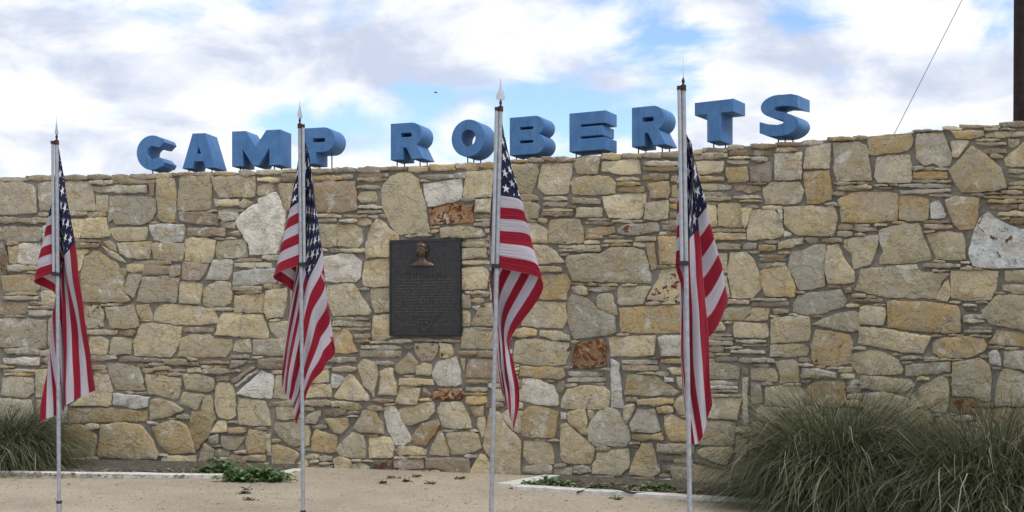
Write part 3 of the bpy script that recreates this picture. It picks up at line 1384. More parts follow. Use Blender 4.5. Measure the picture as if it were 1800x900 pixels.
t 134 679 152 685
t 884 679 907 686
t 125 687 146 694
t 1238 692 1281 698
t 1283 692 1303 698
t 113 696 135 702
t 1727 709 1746 716
t 533 716 553 723
t 314 729 333 736
t 1442 732 1470 739
t 1502 732 1524 738
t 1706 743 1726 750
t 548 747 575 753
t 1574 749 1593 756
t 449 750 469 756
t 1706 752 1726 759
t 1595 753 1644 759
t 1307 762 1325 768
t 1049 786 1072 792
t 524 787 545 794
t 413 792 433 798
t 1781 802 1799 809
t 977 815 996 821
t 755 826 774 832
t 1160 833 1180 839
t 1760 226 1784 230
t 1718 244 1759 249
t 1283 276 1320 280
t 1646 295 1667 300
t 740 317 757 321
t 1607 317 1647 322
t 1649 317 1673 322
t 1502 320 1525 324
t 1316 321 1348 325
t 1538 324 1562 328
t 1565 324 1581 328
t 1733 339 1761 343
t 1247 356 1261 360
t 998 361 1014 365
t 365 369 383 373
t 650 378 666 383
t 1757 382 1775 386
t 1037 384 1070 388
t 836 385 875 389
t 881 387 898 392
t 902 387 923 391
t 926 387 945 391
t 1115 387 1132 392
t 266 389 281 393
t 1571 390 1592 394
t 881 394 898 399
t 1502 394 1527 399
t 758 397 773 401
t 1625 405 1642 409
t 1502 410 1521 415
t 713 412 729 417
t 1073 414 1097 419
t 398 417 414 421
t 380 418 396 422
t 1058 429 1072 434
t 557 437 576 442
t 1319 440 1334 445
t 1370 441 1388 446
t 986 446 1000 450
t 1643 458 1661 462
t 1691 459 1705 464
t 1181 466 1215 470
t 1712 471 1727 475
t 1640 474 1670 478
t 50 477 72 481
t 1007 497 1032 501
t 1034 498 1048 503
t 1052 498 1086 503
t 1094 499 1119 503
t 632 506 649 511
t 1400 512 1414 516
t 1751 513 1765 518
t 1523 520 1537 524
t 1670 529 1687 534
t 1718 529 1735 534
t 1163 531 1187 536
t 179 533 215 538
t 1538 534 1559 538
t 1388 551 1402 555
t 2 554 42 558
t 1355 554 1371 558
t 1430 554 1444 559
t 476 561 492 565
t 248 562 268 566
t 1214 564 1235 569
t 1274 565 1289 569
t 584 576 598 580
t 1085 586 1105 591
t 1640 587 1654 592
t 1670 587 1693 591
t 1706 588 1722 592
t 1004 598 1018 603
t 653 599 684 604
t 89 609 104 613
t 1277 609 1304 613
t 1259 620 1283 625
t 1568 621 1583 625
t 569 624 583 629
t 1724 624 1738 629
t 443 626 461 630
t 1139 627 1161 631
t 332 629 347 634
t 1214 630 1230 635
t 1649 630 1673 634
t 1676 630 1694 634
t 569 631 583 636
t 437 633 454 638
t 1586 635 1603 640
t 896 639 911 644
t 1406 639 1429 644
t 1325 640 1353 645
t 2 642 22 647
t 356 642 373 647
t 377 642 399 647
t 992 643 1006 648
t 1433 643 1450 647
t 1745 645 1760 650
t 896 646 912 651
t 1058 646 1073 651
t 1454 646 1473 650
t 407 649 423 654
t 275 653 294 658
t 896 653 910 658
t 1121 654 1152 658
t 1658 657 1673 661
t 710 659 728 663
t 896 660 910 665
t 962 668 976 672
t 1409 668 1426 673
t 1049 674 1063 678
t 1379 674 1407 678
t 221 688 236 692
t 239 689 260 694
t 815 690 855 694
t 1214 692 1235 697
t 740 700 759 705
t 677 709 695 713
t 1640 726 1656 731
t 1658 726 1679 731
t 611 730 630 734
t 1199 732 1215 736
t 1712 733 1726 738
t 296 734 312 738
t 1526 735 1546 739
t 521 738 536 742
t 401 740 418 745
t 260 741 276 746
t 1355 741 1374 746
t 779 755 804 759
t 824 755 840 759
t 1754 757 1797 761
t 644 764 666 768
t 941 771 961 775
t 479 772 493 777
t 965 772 984 776
t 1109 776 1124 781
t 374 782 389 786
t 1106 783 1121 787
t 1418 790 1437 794
t 281 797 295 801
t 818 799 838 804
t 695 802 714 807
t 716 802 747 806
t 110 804 124 809
t 152 804 171 809
t 128 805 148 809
t 620 807 636 812
t 638 808 655 812
t 545 809 561 814
t 563 812 586 816
t 722 826 753 830
t 1784 828 1798 833
t 923 835 961 839
t 1784 835 1798 840
t 989 838 1015 842
"""
PAL = {'y': (0.515, 0.440, 0.285), 'g': (0.445, 0.400, 0.305), 'w': (0.610, 0.580, 0.510), 'b': (0.290, 0.225, 0.150),
       'r': (0.330, 0.180, 0.090), 'o': (0.460, 0.345, 0.180), 'p': (0.360, 0.295, 0.220), 'd': (0.150, 0.115, 0.085),
       'k': (0.530, 0.450, 0.300), 'x': (0.540, 0.550, 0.505), 'v': (0.365, 0.330, 0.250), 'q': (0.460, 0.335, 0.165)}
RUSTY = {'r': 0.82, 'k': 0.70, 'x': 0.62, 'd': 0.72, 'v': 0.42, 'q': 0.50}


def parse_stones():
    out = []
    ox = oy = 0
    K = 300.0 / 1688.0
    for line in STONES.strip().splitlines():
        p = line.split()
        if p[0] == '@':
            ox, oy = float(p[1]), float(p[2])
            continue
        if p[0] == 't':
            ox = oy = 0.0
        if p[0] in 'st':
            x0, y0, x1, y1 = (float(q) / (K if p[0] == 't' else 1.0) for q in p[1:5])
            c = p[5] if len(p) > 5 else random.choice('yggbovyp')
            h = y1 - y0
            j = lambda a: random.uniform(-a, a)
            e = min(0.22 * h, 14)
            y0, y1 = (y0 - 3, y1 + 3) if p[0] == 's' else (y0, y1)
            xm = x0 + (x1 - x0) * random.uniform(0.3, 0.7)
            pts = [(x0 + j(8), y0 + 2 + abs(j(e))), (xm, y0 + j(e * 0.5)), (x1 + j(8), y0 + 2 + abs(j(e))),
                   (x1 + j(8), y1 - 2 - abs(j(e))), (xm + j(30), y1 + j(e * 0.5)), (x0 + j(8), y1 - 2 - abs(j(e)))]
            out.append((c, [(ox + x * K, oy + y * K) for x, y in pts], True))
        else:
            pts = [tuple(float(q) for q in w.split(',')) for w in p[1:]]
            out.append((p[0], [(ox + x * K, oy + y * K) for x, y in pts], False))
    # courses of rubble beyond both edges of the frame
    for a, b in ((-236, -16), (1816, 2496)):
        z = 0.02
        while z < WALL_H - 0.06:
            hh = random.choice((0.09, 0.16, 0.2, 0.24, 0.28))
            hh = min(hh, WALL_H - 0.01 - z)
            u = a + random.uniform(-6, 2)
            while u < b - 12:
                s = ws(u)
                w = random.uniform(0.2, 0.5) * s
                w = min(w, b - u)
                jj = lambda q: random.uniform(-q, q)
                top, bot = HY - (z + hh - 0.014 - HC) * s, HY - (z + 0.014 - HC) * s
                pts = [(u + 3 + jj(7), top + jj(5)), (u + w / 2 + jj(8), top + jj(5)), (u + w - 4 + jj(7), top + jj(5)),
                       (u + w - 4 + jj(8), bot + jj(5)), (u + 3 + jj(8), bot + jj(5))]
                out.append((random.choice('yyyygow'), pts, False))
                u += w
            z += hh
    return out


def stone_mesh(poly, thin, seed):
    """irregular stone with a rough, slightly pillowed face; returns verts (world) and faces"""
    rnd = random.Random(seed)
    uc = sum(p[0] for p in poly) / len(poly)
    s0 = ws(uc)
    pts = [Vector((p[0], p[1])) for p in poly]
    # keep a stone out of the cap line and out of the ground
    q = []
    n = len(pts)
    for i in range(n):                                   # corner cutting
        a, b, c = pts[i - 1], pts[i], pts[(i + 1) % n]
        f = 0.07
        q.append(b + (a - b) * min(f, 1.4 / max((a - b).length, 1e-3)))
        q.append(b + (c - b) * min(f, 1.4 / max((c - b).length, 1e-3)))
    step = 6.0 if not thin else 5.0
    ring = []
    for i in range(len(q)):
        a, b = q[i], q[(i + 1) % len(q)]
        k = max(1, int(round((b - a).length / step)))
        for t in range(k):
            ring.append(a + (b - a) * (t / k))
    cen = sum(ring, Vector((0, 0))) / len(ring)
    amp = 0.9 if not thin else 0.7
    ring = [p + Vector((noise.noise(Vector((p.x * 0.11, p.y * 0.11, seed))), noise.noise(Vector((p.x * 0.11, p.y * 0.11, seed + 50))))) * amp * 2.1
            + Vector((rnd.uniform(-1, 1), rnd.uniform(-1, 1))) * 0.5 for p in ring]
    size = sum((p - cen).length for p in ring) / len(ring)
    hmax = rnd.uniform(0.007, 0.026) if not thin else rnd.uniform(0.005, 0.030)
    tilt = Vector((rnd.uniform(-1, 1), rnd.uniform(-1, 1))) * (0.010 / max(size, 8))
    mind = min(abs((p - cen).length) for p in ring)
    verts, faces, rings = [], [], []
    prof = [(-1.9, -0.03), (-1.5, hmax * 0.30), (-0.9, hmax * 0.88), (0.6, hmax * 0.98)]
    m = len(ring)
    for d, h in prof:
        idx = []
        for p in ring:
            v = cen - p
            L = v.length
            pp = p + v * max(-0.3, min(0.42, d / max(L, 1e-3)))
            nz = noise.noise(Vector((pp.x * 0.06, pp.y * 0.06, seed * 1.7))) * 0.005 if h > hmax * 0.5 else 0.0
            off = h + nz + (tilt.dot(pp - cen) if h > hmax * 0.5 else 0.0)
            idx.append(len(verts))
            verts.append(wall_pt(pp.x, pp.y, off))
        rings.append(idx)
    last = [ring[i] + (cen - ring[i]) * min(0.42, 0.6 / max((cen - ring[i]).length, 1e-3)) for i in range(m)]
    for t in (0.25, 0.5, 0.75):
        idx = []
        for p in last:
            pp = p + (cen - p) * t
            nz = noise.noise(Vector((pp.x * 0.06, pp.y * 0.06, seed * 1.7))) * 0.005
            idx.append(len(verts))
            verts.append(wall_pt(pp.x, pp.y, hmax + 0.003 + nz + tilt.dot(pp - cen)))
        rings.append(idx)
    verts.append(wall_pt(cen.x, cen.y, hmax + 0.004 + noise.noise(Vector((cen.x * 0.06, cen.y * 0.06, seed * 1.7))) * 0.005))
    for r0, r1 in zip(rings, rings[1:]):
        for i in range(m):
            j = (i + 1) % m
            faces.append((r0[i], r1[i], r1[j], r0[j]))
    for i in range(m):
        faces.append((rings[-1][i], len(verts) - 1, rings[-1][(i + 1) % m]))
    return verts, faces


stones = []
for k, (c, poly, thin) in enumerate(parse_stones()):
    A = abs(sum(poly[i - 1][0] * poly[i][1] - poly[i][0] * poly[i - 1][1] for i in range(len(poly)))) / 2
    um = sum(p[0] for p in poly) / len(poly)
    inview = -10 < um < 1810
    stones.append((A if inview else A * 0.01, k, c, poly, thin))
stones.sort(key=lambda t: -t[0])
small_v, small_f, small_c, small_s = [], [], [], []
for rank, (A, k, c, poly, thin) in enumerate(stones):
    rnd = random.Random(k * 13 + 5)
    base = PAL[c]
    f = rnd.uniform(0.72, 1.22)
    wob = rnd.uniform(-0.06, 0.06)
    col = (base[0] * f * (1 + wob * 0.5), base[1] * f, base[2] * f * (1 - wob), RUSTY.get(c, 0.0 if rnd.random() > 0.14 else rnd.uniform(0.40, 0.56)))
    shift = (rnd.uniform(-50, 50), rnd.uniform(-50, 50), rnd.uniform(-50, 50), 1)
    V, Fc = stone_mesh(poly, thin, k + 0.37)
    if rank < 300:
        o0 = V[-1].copy()
        me = mesh("stone", [v - o0 for v in V], Fc)
        set_tint(me, [col] * len(Fc))
        set_tint(me, [shift] * len(Fc), "shift")
        link("stone", me, STONE, wall, o0, 35)
    else:
        b = len(small_v)
        small_v += V
        small_f += [tuple(i + b for i in q) for q in Fc]
        small_c += [col] * len(Fc)
        small_s += [shift] * len(Fc)
me = mesh("small_stones", small_v, small_f)
set_tint(me, small_c)
set_tint(me, small_s, "shift")
so = link("small_stones", me, STONE, wall, None, 35)
so["kind"] = "stuff"

# ------------------------------------------------------------------ planting beds and their concrete edging
def bed(name, pts_front, u0, u1):
    n = 24
    vs_, fs_ = [], []
    for i in range(n + 1):
        t = i / n
        a = pts_front(t)
        b = wall_xy(u0 + (u1 - u0) * t, 0.05)
        for j in range(7):
            w = j / 6.0
            x, y = a[0] + (b.x - a[0]) * w, a[1] + (b.y - a[1]) * w
            vs_.append((x, y, 0.006 + 0.02 * w + 0.012 * noise.noise(Vector((x * 4, y * 4, 0.3)))* min(1, 6*w)))
    for i in range(n):
        for j in range(6):
            p = i * 7 + j
            fs_.append((p, p + 7, p + 8, p + 1))
    o = link(name, mesh(name, vs_, fs_), SOIL, None, None, True)
    o["kind"] = "structure"
    return o


eL0, eL1 = on_ground(-240, 832, 0.0), on_ground(492, 843, 0.0)
eL2 = on_ground(531, 829.5, 0.0)
eR0, eR1 = on_ground(893, 860, 0.0), on_ground(1300, 884, 0.0)
eR2 = on_ground(985, 840.5, 0.0)
eR3 = on_ground(2300, 943, 0.0)
bed("planting_bed", lambda t: (eL0.x + (eL1.x - eL0.x) * t, eL0.y + (eL1.y - eL0.y) * t + 0.03), -240, 531)
bed("planting_bed", lambda t: (eR0.x + (eR3.x - eR0.x) * t, eR0.y + (eR3.y - eR0.y) * t + 0.03), 985, 2440)


def kerb(name, a, b, w, h, label):
    d = (b - a)
    L = d.length
    d.normalize()
    n = int(max(4, L / 0.15))
    nn = Vector((-d.y, d.x, 0))
    if nn.y < 0:
        nn = -nn
    V, Fc = [], []
    for i in range(n + 1):
        p = a + d * (L * i / n)
        jz = 0.004 * noise.noise(Vector((p.x * 3, p.y * 3, 1.1)))
        jw = 0.005 * noise.noise(Vector((p.x * 2.3, p.y * 2.3, 4.1)))
        prof = [(-jw, -0.05), (-jw, h * 0.75 + jz), (0.008 - jw, h + jz), (w - 0.008 + jw, h + jz), (w + jw, h * 0.75), (w + jw, -0.05)]
        V += [p + nn * x + Vector((0, 0, z)) for x, z in prof]
    for i in range(n):
        for k in range(5):
            q = 6 * i + k
            Fc.append((q, q + 6, q + 7, q + 1))
    Fc += [tuple(range(6)), tuple(range(6 * n + 5, 6 * n - 1, -1))]
    me = mesh(name, V, Fc)
    bm = bmesh.new(); bm.from_mesh(me); bmesh.ops.recalc_face_normals(bm, faces=bm.faces); bm.to_mesh(me); bm.free()
    o = link(name, me, EDGE)
    tag(o, label, "edging", "concrete edging strips of the planting beds")
    return o


kerb("edging_strip", eL0, on_ground(389, 841.5), 0.07, 0.038, "long pale edging strip along the bed at left, behind the first flagpole")
kerb("edging_strip", on_ground(489, 839), eL2, 0.10, 0.030, "short angled edging piece running to the wall beside the leafy weeds")
kerb("edging_strip", eR0 + Vector((0.04, 0.0, 0)), eR3, 0.10, 0.030, "pale edging strip along the bed at right, behind the fourth flagpole")
kerb("edging_strip", eR0 + Vector((0.03, 0.12, 0)), eR2, 0.16, 0.026, "wide edging return to the wall at the open end of the right bed")

# ------------------------------------------------------------------ blue letters on steel rods
LH, LD = 0.342, 0.265


def arc(cx, cy, rx, ry, a0, a1, n=14):
    n *= 2
    return [(cx + rx * math.cos(math.radians(a0 + (a1 - a0) * i / n)), cy + ry * math.sin(math.radians(a0 + (a1 - a0) * i / n))) for i in range(n + 1)]


def outline(ch, w):
    """outer and inner loops of a heavy block letter, height 1, width w (in heights)"""
    t = 0.27
    if ch == 'C':
        o = arc(w * 0.56, 0.5, w * 0.56, 0.5, 52, 308, 26)
        i = arc(w * 0.58, 0.5, w * 0.56 - 0.30, 0.21, 312, 48, 16)
        tipt, tipb = (w * 1.0, 0.79), (w * 1.0, 0.21)
        return [o[:-1] + [(w * 0.96, 0.10), (w * 1.02, 0.20), (w * 0.84, 0.345)] + i[1:-1] + [(w * 0.84, 0.655), (w * 1.02, 0.80), (w * 0.96, 0.90)]]
    if ch == 'A':
        return [[(0, 0), (w * 0.31, 1), (w * 0.69, 1), (w, 0), (w * 0.70, 0), (w * 0.64, 0.2), (w * 0.36, 0.2), (w * 0.30, 0)],
                [(w * 0.415, 0.40), (w * 0.585, 0.40), (w * 0.50, 0.64)]]
    if ch == 'M':
        return [[(0, 0), (0, 1), (w * 0.28, 1), (w * 0.5, 0.54), (w * 0.72, 1), (w, 1), (w, 0), (w * 0.79, 0), (w * 0.79, 0.52),
                 (w * 0.56, 0.0), (w * 0.44, 0.0), (w * 0.21, 0.52), (w * 0.21, 0)]]
    if ch == 'P':
        return [[(0, 0), (0, 1)] + arc(w - 0.33, 0.66, 0.33, 0.34, 90, -90, 16) + [(w * 0.40, 0.32), (w * 0.40, 0)],
                [(w * 0.30, 0.58), (w * 0.30, 0.72)] + arc(w * 0.66, 0.65, 0.06, 0.07, 90, -90, 6)]
    if ch == 'R':
        return [[(0, 0), (0, 1)] + arc(w - 0.36, 0.68, 0.32, 0.32, 90, -62, 14) + [(w * 1.0, 0), (w * 0.66, 0), (w * 0.48, 0.33), (w * 0.36, 0.33), (w * 0.36, 0)],
                [(w * 0.30, 0.60), (w * 0.30, 0.74)] + arc(w * 0.60, 0.67, 0.06, 0.07, 90, -90, 6)]
    if ch == 'O':
        return [arc(w * 0.5, 0.5, w * 0.5, 0.5, 0, 360, 40)[:-1], arc(w * 0.5, 0.5, w * 0.235, 0.245, 0, 360, 28)[:-1]]
    if ch == 'B':
        return [[(0, 0), (0, 1)] + arc(w - 0.27, 0.755, 0.25, 0.245, 90, -70, 12) + arc(w - 0.27, 0.265, 0.27, 0.265, 70, -90, 12),
                [(w * 0.28, 0.645), (w * 0.28, 0.745), (w * 0.66, 0.745), (w * 0.71, 0.695), (w * 0.66, 0.645)],
                [(w * 0.28, 0.28), (w * 0.28, 0.38), (w * 0.66, 0.38), (w * 0.71, 0.33), (w * 0.66, 0.28)]]
    if ch == 'E':
        return [[(0, 0), (0, 1), (w, 1), (w, 0.70), (w * 0.30, 0.70), (w * 0.30, 0.615), (w * 0.92, 0.615), (w * 0.92, 0.385), (w * 0.30, 0.385), (w * 0.30, 0.30), (w, 0.30), (w, 0)]]
    if ch == 'T':
        return [[(w * 0.33, 0), (w * 0.33, 0.70), (0, 0.70), (0, 1), (w, 1), (w, 0.70), (w * 0.67, 0.70), (w * 0.67, 0)]]
    if ch == 'S':
        top = [(w * 0.97, 0.93), (w * 0.80, 0.985)] + arc(w * 0.46, 0.735, w * 0.43, 0.265, 75, 235, 14)
        top += [(w * 0.40, 0.445), (w * 0.56, 0.40), (w * 0.64, 0.345), (w * 0.60, 0.285), (w * 0.45, 0.262), (w * 0.22, 0.30), (w * 0.0, 0.375)]
        top += [(w * 0.0, 0.12), (w * 0.20, 0.03)] + arc(w * 0.54, 0.265, w * 0.44, 0.265, 255, 415, 14)
        top += [(w * 0.62, 0.555), (w * 0.44, 0.605), (w * 0.35, 0.665), (w * 0.40, 0.72), (w * 0.56, 0.74), (w * 0.78, 0.71), (w * 0.97, 0.655)]
        return [top]


def letter_mesh(ch, w):
    cu = bpy.data.curves.new("letter", 'CURVE')
    cu.dimensions = '2D'
    cu.fill_mode = 'BOTH'
    cu.extrude = LD / 2
    cu.bevel_depth = 0.004
    cu.bevel_resolution = 1
    for lp in outline(ch, w):
        sp = cu.splines.new('POLY')
        sp.points.add(len(lp) - 1)
        for p, (x, y) in zip(sp.points, lp):
            p.co = (x * LH, y * LH, 0, 1)
        sp.use_cyclic_u = True
    tmp = bpy.data.objects.new("tmp", cu)
    COL.objects.link(tmp)
    dg = bpy.context.evaluated_depsgraph_get()
    me = bpy.data.meshes.new_from_object(tmp.evaluated_get(dg))
    bpy.data.objects.remove(tmp)
    bpy.data.curves.remove(cu)
    # curve plane XY -> letter standing in XZ, front towards -Y, front face at y = 0
    me.transform(Matrix.Translation((0, LD / 2, 0)) @ Matrix.Rotation(math.radians(90), 4, 'X'))
    me.materials.clear()
    return me


LET = [('C', 241, 288, 0.045, "first letter of the sign, above the left flags"), ('A', 321.5, 378, 0.05, "second letter, between C and M"),
       ('M', 408.5, 492, 0.055, "widest letter, between A and P"), ('P', 533, 588, 0.055, "partly behind the second flagpole, fourth letter"),
       ('R', 687.5, 744, 0.055, "first R, opening the second word above the plaque"), ('O', 794.5, 852, 0.05, "round letter just left of the third flagpole"),
       ('B', 896.7, 957, 0.042, "just right of the third flagpole"), ('E', 1001.6, 1064, 0.042, "between B and the second R"),
       ('R', 1111.5, 1170, 0.05, "second R, just left of the fourth flagpole"), ('T', 1222, 1289, 0.047, "just right of the fourth flagpole"),
       ('S', 1336, 1404, 0.047, "last letter of the sign, at far right")]
for ch, x0, x1, gap, where in LET:
    um = (x0 + x1) / 2
    off = -0.05
    nrm = wall_n(um)
    rz = math.atan2(-nrm.x * -1, -nrm.y * 1)          # rotation that turns -Y onto the wall normal
    rz = math.atan2(nrm.x, -nrm.y)
    extra = -math.radians(7.0) * max(0.0, (um - 420) / 950.0)
    rz += extra
    Dp = wall_xy(um, off).y
    def hit(px):
        u = px
        for _ in range(6):
            q = wall_xy(u, off)
            u += px - (CX + q.x / q.y * F)
        return wall_xy(u, off)
    p0, p1 = hit(x0), hit(x1)
    wid = (p1 - p0).length * (1.0 + 0.04 * max(0.0, (um - 420) / 950.0))
    root = empty("sign_letter", (p0.x, p0.y, WALL_H + 0.012), rz)
    tag(root, "blue block letter %s on short rods, %s" % (ch, where), "letter", "blue sign letters on the wall top")
    body = link("letter_body", letter_mesh(ch, wid / LH), BLUE, root, (0, 0, gap), 30)
    if ch in 'CO' or ch == 'S':
        xs = [wid * 0.42, wid * 0.50, wid * 0.62] if ch != 'C' else [wid * 0.5, wid * 0.62, wid * 0.78]
        ys = [0.05, 0.13, 0.20]
        rods = list(zip(xs, ys))
        zt = gap + 0.05
    elif ch == 'T':
        rods = [(wid * 0.42, 0.06), (wid * 0.58, 0.19)]
        zt = gap + 0.02
    elif ch == 'P':
        rods = [(wid * 0.12, 0.05), (wid * 0.25, 0.20), (wid * 0.74, 0.13)]
        zt = None
    else:
        rods = [(wid * 0.12, 0.05), (wid * 0.14, 0.20), (wid * 0.84, 0.05), (wid * 0.86, 0.20)]
        zt = gap + 0.02
    for i, (rx, ry) in enumerate(rods):
        top = zt if zt is not None else (gap + 0.02 if i < 2 else gap + 0.36 * LH)
        bm = bmesh.new()
        tube(bm, [(rx, ry, -0.07), (rx, ry, top)], 0.0065, 8)
        link("rod", bm_mesh("rod", bm), ROD, root, None, True)

# ------------------------------------------------------------------ bronze plaque
pu = (683.5 + 816) / 2
PW, PH = (817 - 682.5) / ws(pu) / 0.985, (591 - 421) / ws(pu)
nrm = wall_n(pu)
pp = wall_xy(pu, 0.030)
pl = empty("memorial_plaque", (pp.x, pp.y, HC - (591 - HY) / ws(pu)), math.atan2(nrm.x, -nrm.y))
tag(pl, "dark bronze memorial plaque with a small portrait bust, fixed to the stone wall", "plaque")
bm = bmesh.new()
box(bm, (0, 0.008, PH / 2), (PW, 0.044, PH))
bmesh.ops.bevel(bm, geom=[e for e in bm.edges], offset=0.006, segments=2, affect='EDGES')
link("plate", bm_mesh("plate", bm), BRONZE, pl)
FY = -0.014                                       # front face of the plate in plaque space
bm = bmesh.new()
b = 0.016
for c, s in (((0, FY - 0.003, PH - b), (PW - b * 1.4, 0.010, 0.012)), ((0, FY - 0.003, b), (PW - b * 1.4, 0.010, 0.012)),
             ((-PW / 2 + b, FY - 0.003, PH / 2), (0.012, 0.009, PH - 2 * b - 0.012)), ((PW / 2 - b, FY - 0.003, PH / 2), (0.012, 0.009, PH - 2 * b - 0.012))):
    box(bm, c, s)
link("border_moulding", bm_mesh("border_moulding", bm), BRONZE, pl)


def text_mesh(s, size, depth):
    cu = bpy.data.curves.new("text", 'FONT')
    cu.body = s
    cu.size = size
    cu.extrude = depth
    cu.align_x = 'CENTER'
    cu.space_character = 1.25
    tmp = bpy.data.objects.new("tmp", cu)
    COL.objects.link(tmp)
    dg = bpy.context.evaluated_depsgraph_get()
    me = bpy.data.meshes.new_from_object(tmp.evaluated_get(dg))
    bpy.data.objects.remove(tmp)
    bpy.data.curves.remove(cu)
    me.transform(Matrix.Rotation(math.radians(90), 4, 'X'))
    me.materials.clear()
    return me


link("heading_lettering", text_mesh("MEMORIAL", 0.072, 0.004), BRONZE_DIM, pl, (0.0, FY - 0.003, PH * 0.630))
bm = bmesh.new()
rt = random.Random(3)
for row in range(13):                             # worn lines of raised text, too small to read
    z = PH * 0.585 - row * PH * 0.030
    half = PW * (0.40 if row < 12 else 0.22)
    x = -half
    while x < half - 0.02:
        w = min(rt.uniform(0.018, 0.075), half - x)
        box(bm, (x + w / 2, FY - 0.001, z), (w, 0.004, 0.009))
        x += w + 0.011
for sx in (-1, 1):
    x = 0.10
    for w in (0.05, 0.035, 0.055):
        box(bm, (sx * (x + w / 2), FY - 0.001, PH * 0.118), (w, 0.004, 0.010))
        x += w + 0.012
link("worn_text_lines", bm_mesh("worn_text_lines", bm), BRONZE_DIM, pl)["kind"] = "stuff"
# small shield emblem at the foot
bm = bmesh.new()
sh = [(-0.075, 0.055), (-0.035, 0.047), (0, 0.055), (0.035, 0.047), (0.075, 0.055), (0.07, 0.0), (0.045, -0.028), (0.0, -0.05), (-0.045, -0.028), (-0.07, 0.0)]
n = len(sh)
fr = [bm.verts.new((x, FY - 0.007, PH * 0.118 + z)) for x, z in sh]
fi = [bm.verts.new((x * 0.86, FY - 0.007, PH * 0.118 + z * 0.84)) for x, z in sh]
bk = [bm.verts.new((x, FY + 0.002, PH * 0.118 + z)) for x, z in sh]
bi = [bm.verts.new((x * 0.86, FY + 0.002, PH * 0.118 + z * 0.84)) for x, z in sh]
for i in range(n):
    j = (i + 1) % n
    for a, c in ((fr, fi), (bk, fr), (fi, bi)):
        bm.faces.new((a[i], a[j], c[j], c[i]))
box(bm, (0, FY - 0.003, PH * 0.118 + 0.022), (0.10, 0.008, 0.010))
tube(bm, [(0, FY - 0.003, PH * 0.118 - 0.048), (0, FY - 0.003, PH * 0.118 - 0.085)], [0.006, 0.003], 8)
link("shield_emblem", bm_mesh("shield_emblem", bm), BRONZE_DIM, pl)
for sx in (-1, 1):
    for sz in (0, 1):
        bm = bmesh.new()
        tube(bm, [(sx * (PW / 2 - 0.035), FY + 0.002, 0.035 + sz * (PH - 0.07)), (sx * (PW / 2 - 0.035), FY - 0.008, 0.035 + sz * (PH - 0.07))], [0.010, 0.007], 10)
        link("rosette_bolt", bm_mesh("rosette_bolt", bm), BRONZE, pl, None, True)


# portrait bust in high relief: rings from the shoulders up, turned a little to the left
def ring_loft(bm, levels, n=20):
    rows = []
    for (z, cx, cy, rx, ry, pw) in levels:
        row = []
        for k in range(n):
            a = 2 * math.pi * k / n
            ca, sa = math.cos(a), math.sin(a)
            row.append(bm.verts.new((cx + rx * math.copysign(abs(ca) ** pw, ca), cy + ry * math.copysign(abs(sa) ** pw, sa), z)))
        rows.append(row)
    for r0, r1 in zip(rows, rows[1:]):
        for k in range(n):
            bm.faces.new((r0[k], r0[(k + 1) % n], r1[(k + 1) % n], r1[k]))
    bm.faces.new(rows[0][::-1])
    bm.faces.new(rows[-1])
    return rows


bz = PH * 0.725
bx = -0.025
bust = empty("portrait_bust", (bx, FY, bz))
bust.parent = pl
bm = bmesh.new()
ring_loft(bm, [(0.0, 0, 0.0, 0.128, 0.040, 0.8), (0.012, 0, 0, 0.125, 0.042, 0.9), (0.032, 0, 0, 0.095, 0.040, 1), (0.046, 0.002, -0.004, 0.052, 0.034, 1),
               (0.056, 0.003, -0.008, 0.036, 0.031, 1), (0.076, 0.003, -0.012, 0.033, 0.031, 1), (0.088, 0.001, -0.016, 0.038, 0.040, 1),
               (0.098, -0.002, -0.019, 0.044, 0.046, 1), (0.115, -0.002, -0.019, 0.049, 0.049, 1), (0.135, -0.001, -0.018, 0.053, 0.050, 1),
               (0.158, 0, -0.017, 0.055, 0.052, 1), (0.180, 0, -0.016, 0.054, 0.052, 1), (0.200, 0, -0.014, 0.045, 0.046, 1), (0.212, 0, -0.012, 0.026, 0.028, 1)])
link("head_and_shoulders", bm_mesh("head_and_shoulders", bm), BRONZE_RUB, bust, None, True)
bm = bmesh.new()
ring_loft(bm, [(0.165, 0.006, -0.008, 0.058, 0.050, 1), (0.178, 0.004, -0.016, 0.060, 0.055, 1), (0.196, 0.0, -0.018, 0.054, 0.054, 1), (0.212, -0.004, -0.016, 0.038, 0.042, 1), (0.222, -0.004, -0.012, 0.014, 0.018, 1)])
link("hair", bm_mesh("hair", bm), BRONZE_RUB, bust, None, True)
bm = bmesh.new()
tube(bm, [(-0.016, -0.066, 0.152), (-0.019, -0.076, 0.130), (-0.016, -0.066, 0.123)], [0.005, 0.009, 0.006], 8)
link("nose", bm_mesh("nose", bm), BRONZE_RUB, bust, None, True)
bm = bmesh.new()
for ex in (-0.036, 0.008):
    tube(bm, [(ex - 0.012, -0.058, 0.150), (ex, -0.066, 0.153), (ex + 0.012, -0.062, 0.150)], [0.003, 0.005, 0.003], 6)
link("brow", bm_mesh("brow", bm), BRONZE, bust, None, True)
bm = bmesh.new()
tube(bm, [(-0.034, -0.058, 0.108), (-0.016, -0.068, 0.110), (0.006, -0.063, 0.108)], [0.003, 0.005, 0.003], 6)
link("mouth", bm_mesh("mouth", bm), BRONZE, bust, None, True)
bm = bmesh.new()
tube(bm, [(0.054, -0.014, 0.128), (0.058, -0.018, 0.143), (0.055, -0.014, 0.156)], [0.005, 0.009, 0.006], 8)
link("ear", bm_mesh("ear", bm), BRONZE_RUB, bust, None, True)

# ------------------------------------------------------------------ flagpoles and flags
def cr(p0, p1, p2, p3, t):
    return 0.5 * ((2 * p1) + (-p0 + p2) * t + (2 * p0 - 5 * p1 + 4 * p2 - p3) * t * t + (-p0 + 3 * p1 - 3 * p2 + p3) * t * t * t)


